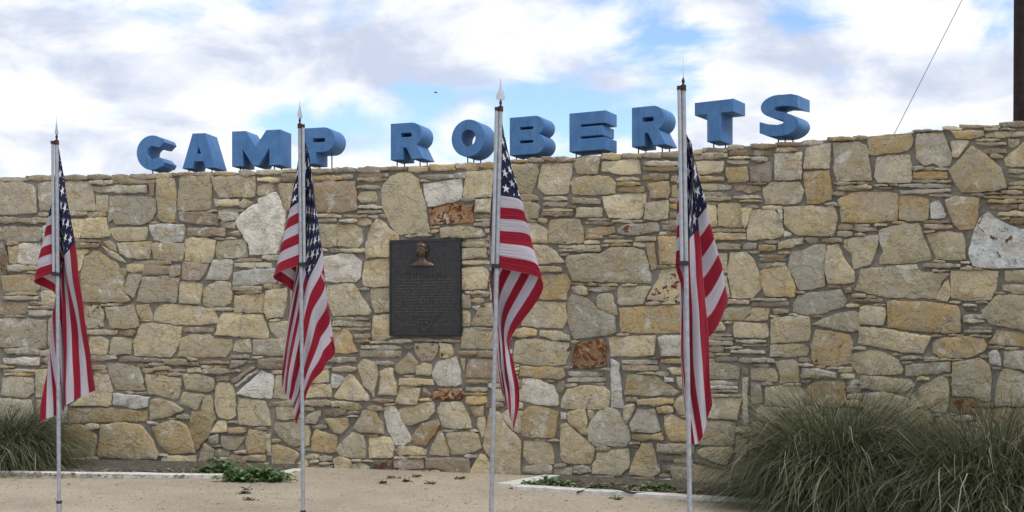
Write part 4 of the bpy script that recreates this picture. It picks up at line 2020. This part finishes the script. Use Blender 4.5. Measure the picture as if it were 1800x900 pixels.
def spline(ks, vals, t):
    """interpolating cubic (finite difference tangents on uneven knots)"""
    n = len(ks)
    i = 0
    while i < n - 2 and t > ks[i + 1]:
        i += 1
    h = ks[i + 1] - ks[i]

    def tan(k):
        if k == 0:
            return (vals[1] - vals[0]) / (ks[1] - ks[0])
        if k == n - 1:
            return (vals[-1] - vals[-2]) / (ks[-1] - ks[-2])
        return 0.5 * ((vals[k + 1] - vals[k]) / (ks[k + 1] - ks[k]) + (vals[k] - vals[k - 1]) / (ks[k] - ks[k - 1]))
    x = (t - ks[i]) / h
    m0, m1 = tan(i) * h, tan(i + 1) * h
    return (2 * x ** 3 - 3 * x * x + 1) * vals[i] + (x ** 3 - 2 * x * x + x) * m0 + (-2 * x ** 3 + 3 * x * x) * vals[i + 1] + (x ** 3 - x * x) * m1


def flag_mesh(D, A, B, G, seed):
    nu, nv = 84, 52
    rows = []
    for bi_, b in enumerate(B):
        rows.append([spline(A, [np.array(G[bi_][k], float) for k in range(len(A))], i / nu) for i in range(nu + 1)])
    V = []
    for j in range(nv + 1):
        v = j / nv
        for i in range(nu + 1):
            p = spline(B, [rows[k][i] for k in range(len(B))], v)
            a = i / nu
            q = at(p[0], p[1], D)
            ramp = min(1.0, a * 6)
            d = p[2] + ramp * (0.015 * math.sin(v * 19 + a * 5 + seed) + 0.008 * math.sin(v * 37 - a * 9 + seed * 2.3)
                               + 0.030 * noise.noise(Vector((a * 5, v * 7, seed))))
            sx = ramp * 0.006 * noise.noise(Vector((a * 7, v * 9, seed + 9)))
            V.append(q + Vector((sx, d, 0)))
    Fc, uv = [], []
    for j in range(nv):
        for i in range(nu):
            q = j * (nu + 1) + i
            Fc.append((q, q + 1, q + nu + 2, q + nu + 1))
            uv += [(i / nu, j / nv), ((i + 1) / nu, j / nv), ((i + 1) / nu, (j + 1) / nv), (i / nu, (j + 1) / nv)]
    me = mesh("flag", V, Fc)
    ul = me.uv_layers.new(name="UVMap")
    ul.data.foreach_set("uv", np.array(uv, np.float32).ravel())
    return me


FL = []
FL.append(dict(s=245, top=(99.5, 246), bot=(104, 903), joint=480, ring=880, rail=-1, spin=86, seed=1.0,
    A=[0, .08, .22, .4, .6, .8, 1], B=[0, .17, .35, .6, .8, 1],
    G=[[(102,250,.0),(106,288,.02),(114,345,.03),(130,425,.03),(141,505,.02),(154,600,.02),(167,686,.02)],
       [(101,290,0),(97,314,.02),(103,385,.06),(107,452,.06),(119,528,.05),(132,615,.04),(137,699,.03)],
       [(101,331,0),(91,349,.02),(98,418,.13),(99,470,.14),(104,550,.11),(107,640,.08),(109,716,.05)],
       [(101,387,0),(79,398,.02),(94,442,.14),(86,520,.13),(93,570,.10),(100,650,.11),(104,722,.12)],
       [(101,432,0),(70,445,.01),(87,478,.13),(86,530,.13),(83,590,.05),(88,660,.04),(97,730,.03)],
       [(102,478,0),(61,493,-.02),(86,514,.10),(91,560,.14),(84,615,.08),(76,675,.03),(69,740,.02)]],
    where="leftmost, by the left grass clump"))
FL.append(dict(s=253, top=(527, 217), bot=(533, 908), joint=463, ring=897, rail=1, spin=62, seed=2.6,
    A=[0, .07, .14, .22, .40, .62, .8, 1], B=[0, .27, .54, .77, 1],
    G=[[(530,222,0),(533,240,.03),(538,258,.06),(544,290,.06),(531,368,.09),(514,470,.11),(503,560,.11),(501,640,.10)],
       [(529,287,0),(516,325,.02),(530,345,.12),(553,370,.06),(534,440,.05),(512,530,.06),(499,610,.05),(492,675,.05)],
       [(529,352,0),(507,373,.02),(524,412,.14),(561,428,.06),(538,500,.03),(520,585,.02),(508,650,.02),(502,695,.03)],
       [(529,408,0),(494,430,.01),(517,462,.14),(569,512,.06),(554,575,.04),(536,635,.03),(524,680,.03),(514,712,.04)],
       [(529,464,0),(481,486,-.02),(506,508,.12),(577,590,.07),(570,642,.05),(548,672,.04),(533,705,.04),(517,748,.05)]],
    where="second from left, below the letter P"))
FL.append(dict(s=290, top=(880, 187), bot=(862, 961), joint=466, ring=948, rail=-1, spin=12, seed=4.4,
    A=[0, .12, .34, .55, .8, 1], B=[0, .27, .54, .77, 1],
    G=[[(880,196,0),(883,228,.01),(867,300,.07),(863,390,.10),(868,520,.09),(884,648,.07)],
       [(878,268,0),(902,302,0),(862,385,.12),(865,470,.10),(868,575,.07),(879,668,.06)],
       [(877,343,0),(918,358,-.01),(866,475,.13),(870,548,.07),(876,635,.05),(884,700,.05)],
       [(876,405,0),(934,418,-.01),(886,540,.11),(882,610,.06),(890,678,.04),(897,734,.04)],
       [(874,470,0),(952,494,-.02),(898,594,.09),(903,640,.06),(914,702,.05),(904,757,.04)]],
    where="third from left, beside the plaque"))
FL.append(dict(s=318, top=(1201, 150), bot=(1214, 997), joint=461, ring=984, rail=-1, spin=80, seed=6.1,
    A=[0, .05, .15, .25, .4, .6, .8, 1], B=[0, .17, .35, .54, .77, 1],
    G=[[(1200,160,0),(1203,186,.02),(1209,245,.03),(1219,310,.02),(1230,402,.01),(1238,500,.01),(1246,600,.02),(1252,712,.02)],
       [(1199,212,0),(1197,226,.02),(1211,240,.06),(1219,262,.06),(1212,420,.02),(1214,525,.02),(1219,645,.02),(1235,770,.02)],
       [(1199,267,0),(1193,285,.02),(1218,312,.08),(1231,300,.08),(1203,430,.10),(1200,530,.06),(1203,650,.05),(1219,782,.04)],
       [(1199,322,0),(1191,338,.02),(1220,388,.10),(1247,362,.09),(1215,440,.20),(1202,545,.12),(1203,655,.09),(1212,765,.06)],
       [(1199,392,0),(1190,403,.02),(1232,490,.10),(1268,446,.09),(1232,500,.22),(1209,590,.17),(1206,670,.12),(1211,740,.09)],
       [(1199,462,0),(1188,469,.01),(1246,592,.10),(1287,526,.09),(1242,575,.22),(1220,640,.18),(1211,690,.14),(1211,725,.11)]],
    where="rightmost, by the large grass clump"))

for k, f in enumerate(FL):
    D = F / f['s']
    top, bot, jt, rg = at(*f['top'], D), at(*f['bot'], D), None, None
    axis = (top - bot)
    L = axis.length
    ax = axis.normalized()

    def along(py, f=f, D=D):
        t = (f['bot'][1] - py) / (f['bot'][1] - f['top'][1])
        return bot + axis * t
    pole = empty("flagpole", (bot.x, bot.y, 0))
    names = ["leftmost aluminium flagpole with spear tip, near the left grass clump", "second aluminium flagpole from left, in front of the letter P",
             "third aluminium flagpole from left, right of the plaque, its spear seen flat on", "rightmost and nearest aluminium flagpole, between the letters R and T"]
    tag(pole, names[k], "flagpole", "flagpoles in front of the wall")
    org = Vector((bot.x, bot.y, 0))
    bm = bmesh.new()
    tube(bm, [along(f['bot'][1] + 60) - org, along(f['joint']) - org, along(f['top'][1] + 4) - org], 0.0135, 16)
    link("pole", bm_mesh("pole", bm), ALU, pole, None, True)
    bm = bmesh.new()
    tube(bm, [along(f['bot'][1] + 80) - org, along(f['ring'] + 4) - org], 0.0185, 16)
    link("ground_socket", bm_mesh("ground_socket", bm), ALU, pole, None, True)
    bm = bmesh.new()
    tube(bm, [along(f['ring'] + 5) - org, along(f['ring']) - org], 0.0195, 16)
    link("socket_collar", bm_mesh("socket_collar", bm), RUST, pole, None, True)
    # the rail the flag is threaded on stands beside the pole
    side = Vector((f['rail'] * 0.0245, -0.010, 0))
    bm = bmesh.new()
    rail_top, rail_bot = along(f['top'][1] + 2) - org + side, along(f['joint'] - 2) - org + side
    tube(bm, [rail_bot, rail_top], 0.0105, 12)
    link("flag_rail", bm_mesh("flag_rail", bm), ALU_RAIL, pole, None, True)
    bm = bmesh.new()
    c = along(f['joint'] + 2) - org
    tube(bm, [c - ax * 0.012, c + ax * 0.012], 0.0215, 16)
    box(bm, c + side * 0.8, (0.034, 0.034, 0.022))
    link("joint_collar", bm_mesh("joint_collar", bm), BLACK, pole)
    bm = bmesh.new()
    c = along(f['top'][1] + 4) - org
    tube(bm, [c - ax * 0.018, c + ax * 0.012, c + ax * 0.016], [0.0165, 0.0165, 0.011], 14)
    box(bm, c + side - ax * 0.004, (0.022, 0.022, 0.022))
    link("top_bracket", bm_mesh("top_bracket", bm), RUST, pole)
    # spear finial: ferrule, ball and flat blade
    fin = empty("spear_finial", along(f['top'][1]) - org, math.radians(f['spin']))
    fin.parent = pole
    bm = bmesh.new()
    tube(bm, [(0, 0, 0), (0, 0, .012), (0, 0, .02), (0, 0, .026), (0, 0, .034), (0, 0, .045)], [.007, .006, .009, .009, .005, .004], 12)
    link("ferrule", bm_mesh("ferrule", bm), RUST, fin, None, True)
    bm = bmesh.new()
    prof = [(.034, .004), (.040, .012), (.038, .024), (.052, .029), (.062, .028), (.080, .021), (.105, .011), (.130, .005), (.168, .0015)]
    lf = [bm.verts.new((-w, 0, z)) for z, w in prof]
    rt_ = [bm.verts.new((w, 0, z)) for z, w in prof]
    fr_ = [bm.verts.new((0, -0.0045 * (1 - z / .19), z)) for z, w in prof]
    bk_ = [bm.verts.new((0, 0.0045 * (1 - z / .19), z)) for z, w in prof]
    for i in range(len(prof) - 1):
        for a, c2 in ((lf, fr_), (fr_, rt_), (rt_, bk_), (bk_, lf)):
            bm.faces.new((a[i], c2[i], c2[i + 1], a[i + 1]))
    bm.faces.new((lf[0], bk_[0], rt_[0], fr_[0]))
    bm.faces.new((lf[-1], fr_[-1], rt_[-1], bk_[-1]))
    link("blade", bm_mesh("blade", bm), CHROME, fin)
    fo = link("flag", flag_mesh(D, f['A'], f['B'], f['G'], f['seed']), FLAG, None, None, True)
    tag(fo, "limp starred and striped flag, %s" % f['where'], "flag", "flags hanging from the poles")

# ------------------------------------------------------------------ grass clumps
def grass_clump(name, base, radius, height, n, seed, label, stalks):
    r = np.random.default_rng(seed)
    SEG = 6

    def blades(n, r0, lmin, lmax, droop, w0, cols, tilt):
        az = r.uniform(0, 2 * math.pi, n)
        rr = r0 * np.sqrt(r.uniform(0, 1, n))
        th = r.uniform(0, 2 * math.pi, n)
        bx_, by_ = rr * np.cos(th), rr * np.sin(th)
        az = np.where(r.uniform(0, 1, n) < 0.62, th + r.normal(0, 0.8, n), az)
        Ls = r.uniform(lmin, lmax, n)
        ti = np.abs(r.normal(tilt, 0.36, n)) + rr / r0 * 0.35
        dr = r.uniform(droop * 0.4, droop * 1.3, n)
        w = w0 * r.uniform(0.45, 1.6, n)
        side = r.normal(0, 0.8, n)
        P = np.zeros((n, SEG + 1, 3))
        P[:, 0, 0], P[:, 0, 1] = bx_, by_
        ang = ti.copy()
        a2 = az.copy()
        for k_ in range(SEG):
            st = Ls / SEG
            P[:, k_ + 1, 0] = P[:, k_, 0] + np.sin(ang) * np.cos(a2) * st
            P[:, k_ + 1, 1] = P[:, k_, 1] + np.sin(ang) * np.sin(a2) * st
            P[:, k_ + 1, 2] = np.maximum(P[:, k_, 2] + np.cos(ang) * st, 0.004)
            ang = ang + dr * (0.6 + k_ / SEG)
            a2 = a2 + side / SEG
        wx, wy = -np.sin(az + r.normal(0, 0.8, n)), np.cos(az + r.normal(0, 0.8, n))
        V = np.zeros((n, SEG + 1, 2, 3))
        for k_ in range(SEG + 1):
            ww = w * (1 - (k_ / SEG) ** 1.6 * 0.85) * 0.5
            V[:, k_, 0, 0] = P[:, k_, 0] - wx * ww
            V[:, k_, 0, 1] = P[:, k_, 1] - wy * ww
            V[:, k_, 1, 0] = P[:, k_, 0] + wx * ww
            V[:, k_, 1, 1] = P[:, k_, 1] + wy * ww
            V[:, k_, :, 2] = P[:, k_, 2][:, None]
        V = V.reshape(-1, 3)
        base_i = (np.arange(n) * (SEG + 1) * 2)[:, None, None]
        kk = (np.arange(SEG) * 2)[None, :, None]
        q = np.array([0, 1, 3, 2])[None, None, :]
        Fq = (base_i + kk + q).reshape(-1, 4)
        ci = r.choice(len(cols), n, p=[c[1] for c in cols])
        cc = np.array([c[0] for c in cols])[ci] * r.uniform(0.55, 1.5, n)[:, None]
        C = np.repeat(np.concatenate([cc, np.ones((n, 1))], 1), SEG, axis=0)
        return V, Fq, C

    def build(nm, V, Fq, C, parent):
        me = bpy.data.meshes.new(nm)
        me.vertices.add(len(V)); me.loops.add(len(Fq) * 4); me.polygons.add(len(Fq))
        me.vertices.foreach_set("co", V.ravel())
        me.loops.foreach_set("vertex_index", Fq.ravel().astype(np.int32))
        me.polygons.foreach_set("loop_start", np.arange(0, len(Fq) * 4, 4, dtype=np.int32))
        me.update(calc_edges=True)
        set_tint(me, C)
        return link(nm, me, BLADE, parent, None, True)

    root = empty(name, base, r.uniform(0, 6))
    tag(root, label, "grass clump", "ornamental grass clumps at the foot of the wall")
    green = [((0.056, 0.070, 0.036), 0.40), ((0.095, 0.112, 0.055), 0.28), ((0.17, 0.172, 0.095), 0.17), ((0.36, 0.33, 0.24), 0.15)]
    o = build("foliage", *blades(n, radius * 0.34, height * 0.75, height * 1.32, 0.36, 0.0056, green, 0.38), root)
    dry = [((0.19, 0.17, 0.11), 0.5), ((0.12, 0.12, 0.07), 0.5)]
    build("seed_stalks", *blades(stalks, radius * 0.30, height * 0.95, height * 1.45, 0.07, 0.0030, dry, 0.20), root)
    return root


grass_clump("ornamental_grass", at(1478, 890, 9.08).xy.to_3d(), 0.80, 1.02, 12000, 5, "large grey green grass clump before the wall, right of the fourth flag", 260)
grass_clump("ornamental_grass", at(1745, 890, 8.35).xy.to_3d(), 0.92, 0.94, 11000, 8, "grass clump cut off by the right edge of the photograph", 240)
grass_clump("ornamental_grass", at(8, 830, 11.5).xy.to_3d(), 0.62, 0.76, 8000, 12, "dark grass clump at the left end, behind the first flag", 120)
grass_clump("ornamental_grass", at(1590, 880, 8.95).xy.to_3d(), 0.6, 0.60, 4500, 21, "low grass tuft filling the gap between the two large clumps at right", 60)


# ------------------------------------------------------------------ leafy weeds
def weed(name, c, rx, ry, h, n, leaf, seed, label, cat="weed", cols=((0.095, 0.165, 0.060), (0.145, 0.225, 0.085), (0.062, 0.115, 0.046)), group="weeds at the foot of the wall"):
    rnd = random.Random(seed)
    V, Fc, C = [], [], []
    root = empty(name, c)
    tag(root, label, cat, group)
    bmst = bmesh.new()
    nst = max(4, n // 14)
    stems = []
    for i in range(nst):
        a = rnd.uniform(0, 6.283)
        q = math.sqrt(rnd.random())
        tip = Vector((math.cos(a) * rx * q, math.sin(a) * ry * q, h * rnd.uniform(0.35, 1.0) * (1.05 - 0.75 * q * q)))
        root_p = Vector((tip.x * 0.35, tip.y * 0.35, 0))
        mid = (root_p + tip) / 2 + Vector((0, 0, tip.z * 0.25))
        stems.append((root_p, mid, tip))
        tube(bmst, [root_p, mid, tip], [0.003, 0.0025, 0.0012], 4, False)
    for i in range(n):
        s_ = rnd.choice(stems)
        t = rnd.uniform(0.25, 1.05)
        p = s_[0] * (1 - t) ** 2 + s_[1] * 2 * t * (1 - t) + s_[2] * t * t + Vector((rnd.gauss(0, leaf * .5), rnd.gauss(0, leaf * .5), rnd.gauss(0, leaf * .25)))
        p.z = max(p.z, 0.008)
        az, el = rnd.uniform(0, 6.283), rnd.uniform(-0.5, 0.6)
        d = Vector((math.cos(az) * math.cos(el), math.sin(az) * math.cos(el), math.sin(el)))
        sd_ = d.cross(Vector((rnd.uniform(-.5, .5), rnd.uniform(-.5, .5), 1))).normalized()
        up = sd_.cross(d)
        l, w = leaf * rnd.uniform(0.7, 1.4), leaf * rnd.uniform(0.28, 0.5)
        b0 = len(V)
        V += [p, p + d * l * .35 + sd_ * w + up * w * .25, p + d * l * .75 + sd_ * w * .75 + up * w * .2, p + d * l - up * w * .3,
              p + d * l * .75 - sd_ * w * .75 + up * w * .2, p + d * l * .35 - sd_ * w + up * w * .25, p + d * l * .5]
        for k_ in range(6):
            Fc.append((b0 + 6, b0 + k_, b0 + (k_ + 1) % 6))
        f_ = rnd.uniform(0.7, 1.35)
        c_ = rnd.choice(cols)
        C += [(c_[0] * f_, c_[1] * f_, c_[2] * f_, 1)] * 6
    me = mesh("leaves", V, Fc)
    set_tint(me, C)
    link("leaves", me, LEAF, root)["kind"] = "stuff"
    me = bm_mesh("stems", bmst)
    set_tint(me, [(0.07, 0.10, 0.035, 1)] * len(me.polygons))
    link("stems", me, LEAF, root)["kind"] = "stuff"
    return root


weed("leafy_weed", on_ground(386, 834), 0.19, 0.17, 0.19, 330, 0.05, 1, "darker upright leafy weed behind the edging, at the left bed's open end")
weed("leafy_weed", on_ground(447, 846), 0.34, 0.20, 0.15, 560, 0.048, 2, "bright green sprawling weed spilling over the edging onto the gravel")
weed("leafy_weed", on_ground(963, 856), 0.23, 0.10, 0.085, 260, 0.042, 3, "low leafy weed row at the corner of the right bed")
weed("leafy_weed", on_ground(1045, 862), 0.18, 0.07, 0.055, 150, 0.038, 4, "sparse low weed beside the black hose in the right bed")
weed("leafy_weed", on_ground(1145, 864), 0.19, 0.09, 0.085, 200, 0.042, 5, "leafy weed in the right bed, just left of the fourth flagpole")
TUFT = ((0.060, 0.090, 0.030), (0.090, 0.115, 0.045), (0.10, 0.09, 0.05))
for i, (x, y, rx, h, lab) in enumerate(((432, 868, .055, .045, "small star shaped green sprout on the gravel below the sprawling weed"),
                                        (440, 879, .065, .014, "flat dark sprig on the gravel below the star shaped sprout"),
                                        (712, 847, .055, .022, "small green tuft on the gravel left of centre, below the plaque"),
                                        (692, 841, .060, .014, "thin flat sprig on the gravel left of the green tuft below the plaque"),
                                        (735, 839, .045, .014, "tiny flat sprig close to the wall below the plaque's right edge"),
                                        (674, 850, .050, .012, "faint brownish sprig on the gravel, leftmost below the plaque"),
                                        (808, 842, .055, .012, "pair of thin sprigs on the gravel left of the third flagpole"),
                                        (757, 851, .035, .012, "speck of a weed on the gravel below the plaque's right half"),
                                        (1085, 878, .10, .016, "flat grey green sprig on the gravel in front of the right edging"))):
    weed("weed_sprig", on_ground(x, y), rx, rx * 0.7, h, 26 if h < .02 else 40, 0.026, 40 + i, lab, "weed", TUFT, "sprigs on the gravel")

# ------------------------------------------------------------------ drip hose in the right bed
bm = bmesh.new()
hp = []
for x, y, z in ((1015, 866, .02), (1035, 858, .03), (1050, 854, .06), (1070, 855, .075), (1090, 860, .05), (1110, 866, .03), (1140, 868, .02), (1175, 869, .02)):
    hp.append(on_ground(x, y, z))
tube(bm, hp, 0.009, 8)
ho = link("irrigation_hose", bm_mesh("irrigation_hose", bm), BLACK, None, None, True)
tag(ho, "thin black irrigation hose curving through the right bed", "hose")

# ------------------------------------------------------------------ loose gravel
rg_ = np.random.default_rng(4)
PV, PF = [], []
for i in range(5200):
    y = rg_.uniform(5.2, 11.2)
    x = rg_.uniform(-0.5, 0.5) * y * 0.98
    r_ = abs(rg_.normal(0, 0.0045)) + 0.0025
    b0 = len(PV)
    a = rg_.uniform(0, 3.14)
    for k_ in range(5):
        rr = r_ * rg_.uniform(0.7, 1.3)
        PV.append((x + rr * math.cos(a + k_ * 1.2566), y + rr * math.sin(a + k_ * 1.2566), 0.001))
    PV.append((x, y, r_ * rg_.uniform(0.6, 1.1)))
    PF += [(b0 + k_, b0 + (k_ + 1) % 5, b0 + 5) for k_ in range(5)]
go = link("loose_gravel", mesh("loose_gravel", PV, PF), PEBBLE)
go["kind"] = "stuff"
go["label"] = "loose tan pebbles scattered over the compacted gravel"

# bark and leaf litter in the beds
LV, LF, LC = [], [], []
rnd = random.Random(9)
for (xa, xb, ya, yb, n) in ((-40, 500, 826, 838, 1500), (950, 1300, 848, 872, 1300)):
    for i in range(n):
        x = rnd.uniform(xa, xb)
        t = (x - xa) / (xb - xa)
        p = on_ground(x, rnd.uniform(ya, yb) if xa < 0 else 846 + t * 22 + rnd.uniform(-3, 9), 0.018)
        a = rnd.uniform(0, 6.28)
        l, w = rnd.uniform(.008, .022), rnd.uniform(.004, .010)
        d, e = Vector((math.cos(a), math.sin(a), rnd.uniform(-.3, .3))), Vector((-math.sin(a), math.cos(a), rnd.uniform(-.5, .5)))
        b0 = len(LV)
        p.z = rnd.uniform(0.014, 0.032)
        LV += [p - d * l - e * w, p + d * l - e * w, p + d * l * .8 + e * w, p - d * l * .8 + e * w]
        LF.append((b0, b0 + 1, b0 + 2, b0 + 3))
        c_ = rnd.choice(((.20, .16, .11), (.08, .06, .045), (.30, .26, .20), (.13, .10, .07)))
        LC.append((*c_, 1))
me = mesh("leaf_litter", LV, LF)
set_tint(me, LC)
lo_ = link("leaf_litter", me, LEAF)
lo_["kind"] = "stuff"
lo_["label"] = "dry bark and leaf litter lying in the beds along the wall"

# ------------------------------------------------------------------ beyond the wall
pD = 16.0
pb = at(1799, 700, pD)
bm = bmesh.new()
tube(bm, [(0, 0, -0.3), (0, 0, 4), (0, 0, 9.5)], [0.145, 0.128, 0.105], 20)
up_ = empty("utility_pole", (pb.x, pb.y, 0))
tag(up_, "dark brown timber utility pole rising behind the wall at the right edge", "pole")
link("shaft", bm_mesh("shaft", bm), TIMBER, up_, None, True)
bm = bmesh.new()
tube(bm, [(0, 0, 7.36), (0, 0, 7.46)], 0.122, 16)
link("guy_band", bm_mesh("guy_band", bm), WIRE, up_)
bm = bmesh.new()
g0 = at(1797, -210, pD)
g1 = at(1303, 760, pD)
tube(bm, [g0, g0 * .5 + g1 * .5 + Vector((0, 0, -0.03)), g1], 0.0055, 6)
gw = link("guy_wire", bm_mesh("guy_wire", bm), WIRE, None, None, True)
tag(gw, "thin guy wire slanting down behind the wall at upper right", "wire")

bp = at(766, 163, 60)
bird = empty("bird", bp)
tag(bird, "tiny dark bird flying in the blue gap above the letter R", "bird")
bm = bmesh.new()
tube(bm, [(-.09, 0, 0), (-.05, 0, .012), (0, 0, .01), (.05, 0, .0), (.09, 0, -.005)], [.008, .022, .03, .018, .006], 8)
link("body", bm_mesh("body", bm), BIRD, bird, None, True)
for s_ in (-1, 1):
    bm = bmesh.new()
    pts = [(-.035, s_ * .01, .02), (.035, s_ * .01, .02), (.02, s_ * .10, .05), (-.01, s_ * .17, .03), (-.03, s_ * .09, .05)]
    f0 = [bm.verts.new(p) for p in pts]
    f1 = [bm.verts.new((p[0], p[1], p[2] - .008)) for p in pts]
    bm.faces.new(f0)
    bm.faces.new(f1[::-1])
    for i in range(5):
        bm.faces.new((f0[i], f1[i], f1[(i + 1) % 5], f0[(i + 1) % 5]))
    link("wing", bm_mesh("wing", bm), BIRD, bird)
